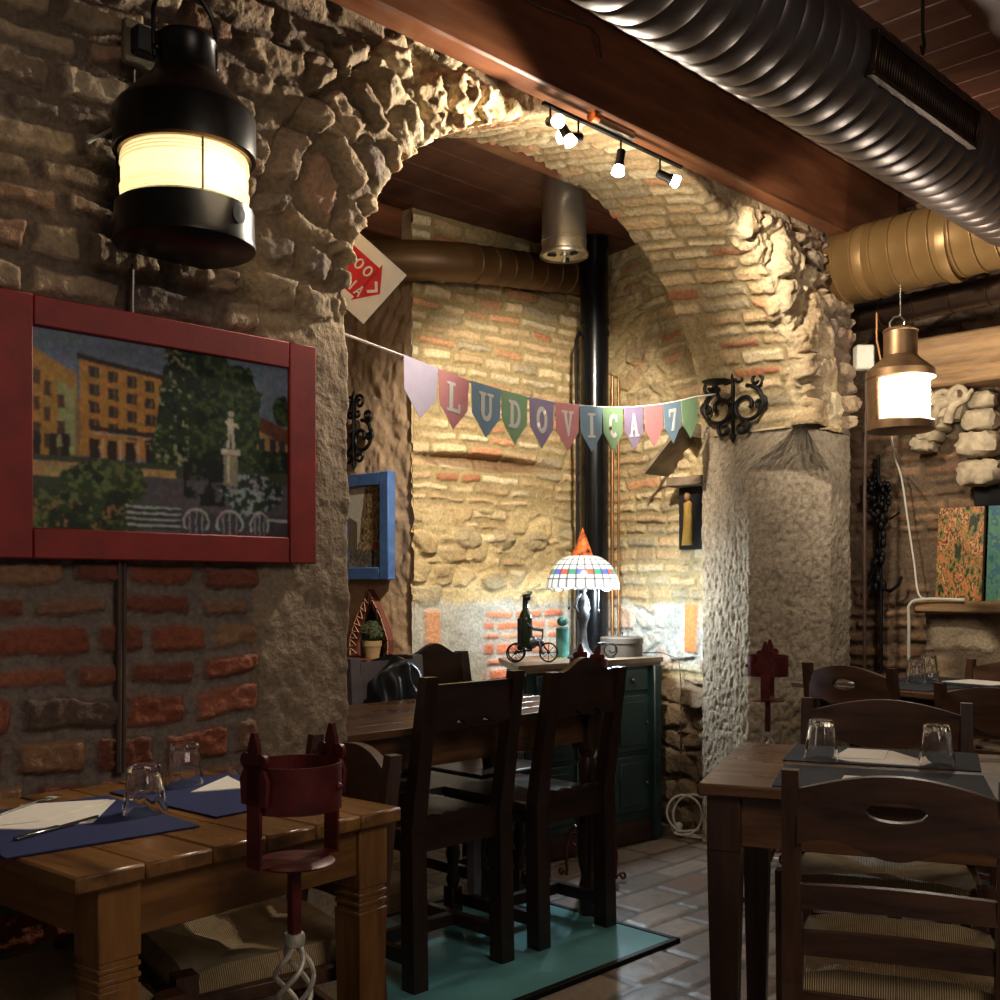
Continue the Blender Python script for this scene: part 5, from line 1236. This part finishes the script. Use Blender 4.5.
mb.tube([(0, 0, .03), tuple(u_*.12+Vector((0, 0, .0))), tuple(u_*.2+Vector((0, 0, .03))), tuple(u_*.24+Vector((0, 0, .09)))], .008, 8); mb.tube(curl(u_*.19+Vector((0, 0, -.03)), .05, .012, 1.3, pl, PI*.6, -1, 26), .008, 8); mb.tube(curl(u_*.19+Vector((0, 0, .075)), .04, .012, 1.2, pl, -PI*.5, 1, 24), .008, 8); mb.bar((-.005, 0, -.12), (-.005, 0, .14), .02, .012); mb.build('scroll', 'iron', t)
MB().lathe([(.001, 0), (.04, .004), (.05, .014), (.036, .008), (.001, .006)], 20, Matrix.Translation(u_*.24+Vector((0, 0, .09)))).build('drip_pan', 'iron', t)

# ---- little shrine on the alcove side wall
t = thing('wall_shrine', 'small roofed shrine with a gilt robed figure on the alcove wall', 'shrine', (4.335, 2.97, 1.36))
mb = MB()
for y0, z0, y1, z1 in ((.22, .365, .0, .575), (-.05, .52, .0, .575)):
    mb.add([(x, y, z+dz) for x in (-.16, .04) for y, z in ((y0, z0), (y1, z1)) for dz in (0, .022)], [(0, 2, 3, 1), (4, 5, 7, 6), (0, 1, 5, 4), (2, 6, 7, 3), (0, 4, 6, 2), (1, 3, 7, 5)])
mb.build('roof', 'slate', t)
MB().box(-.035, .04, -.07, .11, 0, .30, .004).build('back_panel', 'matt_shade', t)
mb = MB(); mb.lathe([(.001, .02), (.034, .02), (.026, .10), (.022, .18), (.024, .22), (.01, .235), (.001, .236)], 20, Matrix.Translation((-.035, .055, 0)) @ Matrix.Diagonal((.7, 1, 1, 1))); mb.build('robed_figure', 'yellow', t)
MB().ball((-.042, .055, .252), .02, 14, (.8, .9, 1.1)).build('figure_head', 'skin', t)
MB().box(-.10, .04, -.07, .14, .30, .345, .006).build('cornice', 'slate', t)

# ================================================================== RIGHT HAND SIDE
t = thing('junction_box', 'small white junction box at the edge of the stone pillar, left of the brass lantern', 'box', (4.635, 2.30, 2.22), R(-45))
MB().box(-.04, .04, -.03, .03, -.055, .055, .006).build('cover', 'white_plastic', t)
mb = MB(); mb.tube([(4.66, 2.30, 2.17), (4.665, 2.31, 1.6), (4.665, 2.31, .3)], .008, 8); tag(mb.build('pillar_conduit', 'cable_brown'), 'thin brown conduit running down the edge of the stone pillar from the junction box', 'cable')
mb = MB(); mb.tube([(4.66, 2.25, 2.42), (4.66, 2.25, 2.30), (4.68, 2.235, 2.18)], .006, 8); tag(mb.build('short_conduit', 'copper'), 'short copper-coloured conduit above the brass lantern, right of the junction box', 'pipe')

# wrought iron hanging piece with leaves and hooks
t = thing('iron_hanger', 'tall black wrought-iron piece with clustered leaves and a hook on the right brick wall', 'wrought iron', (5.06, 2.42, .55))
MB().tube([(0, 0, 0), (.0, .0, .6), (.01, .02, 1.28)], .009, 8).build('rod', 'iron', t)
mb = MB(); rg = random.Random(9)
for k in range(46):
    z = rg.uniform(.98, 1.2); r = .05*math.sin((z-.95)/.28*PI)+.008; a = rg.uniform(0, 2*PI); mb.ball((r*.7*math.cos(a), .015+r*math.sin(a), z), .014, 6, (1, .8, 1.3))
for k in range(14): mb.ball((rg.uniform(-.02, .02), rg.uniform(-.02, .03), rg.uniform(.62, .98)), .017, 6, (1, .8, 1.6))
mb.build('leaf_cluster', 'iron', t)
mb = MB(); mb.tube([(0, 0, .66), (-.02, -.02, .62), (-.03, -.06, .61), (-.03, -.10, .64), (-.02, -.11, .68)], .009, 8); mb.tube([(0, 0, .98), (-.01, -.05, .96), (-.01, -.10, .99)], .005, 6); mb.tube([(0, .0, .78), (-.01, .06, .66), (0, .02, .60)], .008, 8); mb.build('hook', 'iron', t)

# wooden lintel, carved bracket, stone stack, ledge
tag(MB().box(4.92, 5.13, .7, 2.33, 2.10, 2.335, .012).build('wooden_lintel', 'oldbeam'), 'old grey wooden lintel beam above the stone brackets at the right', 'beam', None, 'structure')
def rock(c, r, sq, seed, mb):
    rg = random.Random(seed); n, m = 18, 12; vs = []; fs = []
    for j in range(m+1):
        for i in range(n):
            t_, a = PI*j/m, 2*PI*i/n; x, y, z = math.sin(t_)*math.cos(a), math.sin(t_)*math.sin(a), math.cos(t_)
            k = 1/max(.62, (abs(x)**4+abs(y)**4+abs(z)**4)**.25)*.82*(1+(rg.uniform(-.11, .11) if 0 < j < m else 0)); vs.append((c[0]+r*sq[0]*k*x, c[1]+r*sq[1]*k*y, c[2]+r*sq[2]*k*z))
    for j in range(m):
        for i in range(n): fs.append((j*n+i, (j+1)*n+i, (j+1)*n+(i+1) % n, j*n+(i+1) % n))
    mb.add(vs, fs)
t = thing('carved_bracket', 'carved pale stone bracket with scrolls under the lintel, right of the brass lantern', 'bracket', (5.0, 2.09, 1.75), 0)
mb = MB()
for k in range(5): rock((.03-.012*k, .10-.035*k, .10+.045*k), .075, (1.1, .9, .6), k+2, mb)
mb.build('rough_stem', 'carved', t)
for k, (y, z) in enumerate(((.05, .0), (-.03, -.01), (-.10, .0))):
    mb = MB(); pl = (Vector((0, -1, 0)), Vector((0, 0, 1)))
    mb.tube(curl((-.07, y, .30+z), .045, .012, 1.3, pl, PI*1.2, -1, 28), .013, 10); mb.tube([(-.07, y+.05, .18), (-.075, y+.04, .22), (-.075, y+.02, .26), (-.07, y-.03, .28), (-.065, y-.06, .32)], [.022, .022, .02, .018, .008], 10); mb.build('scroll', 'carved', t)
mb = MB(); rock((.02, .0, .27), .1, (.9, 1.2, .9), 3, mb); mb.build('capital_block', 'carved', t)
for k, (y, z, r, w_) in enumerate(((1.93, 1.70, .115, 'lowest'), (1.94, 1.83, .11, 'second from the bottom'), (1.93, 1.94, .09, 'third from the bottom'), (1.925, 2.03, .075, 'topmost'))):
    mb = MB(); rock((5.03, y, z), r, (.8, 1, .62), 20+k, mb); tag(mb.build('rough_stone', 'carved'), 'rough pale stone in the stack right of the carved bracket, %s' % w_, 'stone', 'stacked stones')
t = thing('stone_ledge', 'low stone wall with a flat ledge at the right, paintings standing on it', 'ledge', (0, 0, 0))
MB().box(4.90, 5.12, .7, 2.19, 1.06, 1.115, .01).build('ledge_slab', 'oldbeam', t)
lu, lv = uv(0, 1.45, 0, 1.06, .012); hl, cl_ = rubble(lu, lv, 130, [(3, (168, 150, 122)), (2, (150, 126, 98)), (1, (186, 176, 154))], (110, 92, 74), .34, .15, .045)
gridmesh('rubble_front', np.stack([5.0-hl, 2.17-lu, lv], -1), cl_, 'masonry', None, t)
MB().box(5.01, 5.09, .7, 2.17, 0, 1.06, .005).build('core', 'slate', t)
tag(MB().box(5.05, 5.135, .7, 1.97, 1.55, 1.70, .006).build('recess_shade_block', 'matt_shade'), 'black block painted as the shade of the opening above the two unframed paintings', 'beam', None, 'structure')  # added black block, stands in for the dark top of the opening
def abstract(seed, pal, w=70, h=120):
    x, y = np.meshgrid(np.linspace(0, 1, w), np.linspace(0, 1, h), indexing='ij'); a = fbm(x*5+3*fbm(x*3, y*3, seed+5), y*7+2*fbm(x*4, y*3, seed+6), seed); b = fbm(x*14, y*9+x*6, seed+2)
    q = np.clip(((a*.7+b*.5)-.25)/.7, 0, .999); c = np.array([lin(*p)[:3] for p in pal])[(q*len(pal)).astype(int)]
    return x, y, c
def canvas(name, y0, y1, z0, z1, seed, pal, label, top=None):
    t = thing(name, label, 'painting', (5.03, (y0+y1)/2, z0), 0, 'paintings on the ledge'); lean = .04; w, h_ = y0-y1, z1-z0
    x, y, c = abstract(seed, pal); P = np.stack([-.012+lean*(1-y), w/2-x*w, (1-y)*h_], -1); gridmesh('painted_face', P, c, 'paint', None, t)
    MB().add([(dx+l, s*w/2, z) for l, z in ((0, 0), (lean, h_)) for s in (-1, 1) for dx in (-.0115, .012)], [(0, 1, 3, 2), (4, 6, 7, 5), (0, 4, 5, 1), (2, 3, 7, 6), (0, 2, 6, 4), (1, 5, 7, 3)]).build('stretcher_block', 'slate', t)
canvas('unframed_painting', 2.135, 1.925, 1.117, 1.55, 300, [(30, 40, 24), (44, 56, 30), (28, 32, 22), (110, 112, 52), (196, 118, 66), (60, 78, 42), (210, 150, 92), (150, 56, 50), (40, 52, 30), (206, 180, 116)], 'unframed floral painting in orange and green, left of the pair on the stone ledge')
canvas('unframed_painting', 1.905, 1.55, 1.117, 1.57, 320, [(56, 110, 112), (80, 138, 128), (98, 152, 120), (64, 118, 136), (132, 160, 108), (48, 88, 92)], 'unframed teal painting, right of the pair on the stone ledge')
# cables of the right lantern
mb = MB(); mb.tube(spl([(4.20, 1.97, 1.80), (4.5, 2.10, 1.79), (4.92, 2.29, 1.80), (5.0, 2.29, 1.7), (5.0, 2.26, 1.5), (4.99, 2.225, 1.3), (4.96, 2.19, 1.15), (4.90, 2.12, 1.122)]), .0045, 6); tag(mb.build('hanging_cable', 'white_plastic'), 'white cord hanging from the brass lantern down to the stone ledge', 'cable')
mb = MB(); mb.tube(spl([(4.89, 1.95, 1.122), (4.885, 2.12, 1.124), (4.88, 2.195, 1.10), (4.88, 2.20, 1.0), (4.88, 2.20, .7), (4.88, 2.20, .4)]), .007, 6); tag(mb.build('ledge_cable', 'white_plastic'), 'pale cable bending over the corner of the stone ledge and down', 'cable')

# ---- extension cord and thin flex at the desk
t = thing('extension_cord', 'white extension cord coiled on the floor between the green cupboard and the pillar', 'cord', (0, 0, 0))
lp = lambda c, r, a: Vector((c[0]+r*.707*math.cos(a), c[1]-r*.707*math.cos(a), c[2]+r*1.05*math.sin(a)))
pts = [Vector((4.195, 3.02, .05)), Vector((4.20, 3.0, .03))]+[lp((4.175+.0022*k, 2.975-.001*k, .115), .088+.006*math.sin(k*.7), R(-110+k*24)) for k in range(16)]+[lp((4.235, 2.955, .108), .09, R(-40+k*24)) for k in range(14)]+[Vector((4.25, 2.93, .012)), Vector((4.30, 2.84, .008)), Vector((4.27, 2.70, .008))]
pts = [p if p.z > .008 else Vector((p.x, p.y, .008)) for p in pts]
mb = MB(); mb.tube(spl(pts, 4), .0055, 6); mb.tube(spl([(4.20, 3.02, .012), (4.22, 2.95, .01), (4.22, 2.86, .008), (4.14, 2.78, .008), (4.12, 2.6, .008), (4.16, 2.3, .008)]), .006, 6); mb.build('cord_loop', 'white_plastic', t)
MB().lathe([(.001, 0), (.022, 0), (.024, .02), (.018, .045), (.006, .055), (.001, .055)], 18, Matrix.Translation((4.185, 3.02, .035)) @ Matrix.Rotation(R(70), 4, 'Y')).build('plug', 'white_plastic', t)
mb = MB(); mb.tube([(4.24, 3.30, .856), (4.30, 3.18, .858), (4.33, 3.10, .83), (4.335, 3.09, .7), (4.33, 3.09, .5), (4.33, 3.09, .05)], .0025, 5); tag(mb.build('lamp_flex', 'cable_brown'), 'thin lamp flex hanging from the right end of the cupboard top', 'cable')
# ------------------------------------------------------------------ lamps of the room and an added fill
light('track_bulb_light', 'POINT', (2.66, 2.34, 2.46), 7, WARM, .03)
light('track_bulb_light', 'SPOT', (2.68, 2.16, 2.52), 75, WARM, .03, (1.3, 2.36, 2.2), spot_size=R(110), spot_blend=.7)
light('track_bulb_light', 'SPOT', (2.877, 2.30, 2.52), 170, WARM, .025, (3.95, 3.75, 1.55), spot_size=R(66), spot_blend=.55)
light('track_bulb_light', 'SPOT', (3.26, 2.13, 2.55), 55, WARM, .03, (4.9, 1.75, 2.25), spot_size=R(100), spot_blend=.6)
light('right_lantern_light', 'POINT', (4.06, 1.80, 1.97), 7, (1, .90, .76), .06)
light('right_lantern_light', 'POINT', (4.28, 1.78, 1.93), 8, (1, .90, .76), .05)
light('track_bulb_light', 'POINT', (3.0, 2.40, 2.40), 6, WARM, .05)
light('table_lamp_light', 'POINT', (3.87, 3.17, 1.14), 19, COOL, .03)
light('room_fill_behind', 'AREA', (.9, -1.1, 2.75), 20, (1, .88, .76), 1.2, (1.3, 1.6, .7))  # added unseen fill light from behind the camera
bpy.data.lights['room_fill_behind'].specular_factor = .35
w = bpy.data.worlds.new('world'); sc.world = w; w.use_nodes = True
w.node_tree.nodes['Background'].inputs[0].default_value = (.95, .9, .88, 1); w.node_tree.nodes['Background'].inputs[1].default_value = .05
sc.view_settings.view_transform = 'Standard'; sc.view_settings.look = 'None'; sc.view_settings.gamma = 1; sc.view_settings.use_curve_mapping = False
sc.view_settings.exposure = .5
sc.cycles.use_denoising = True
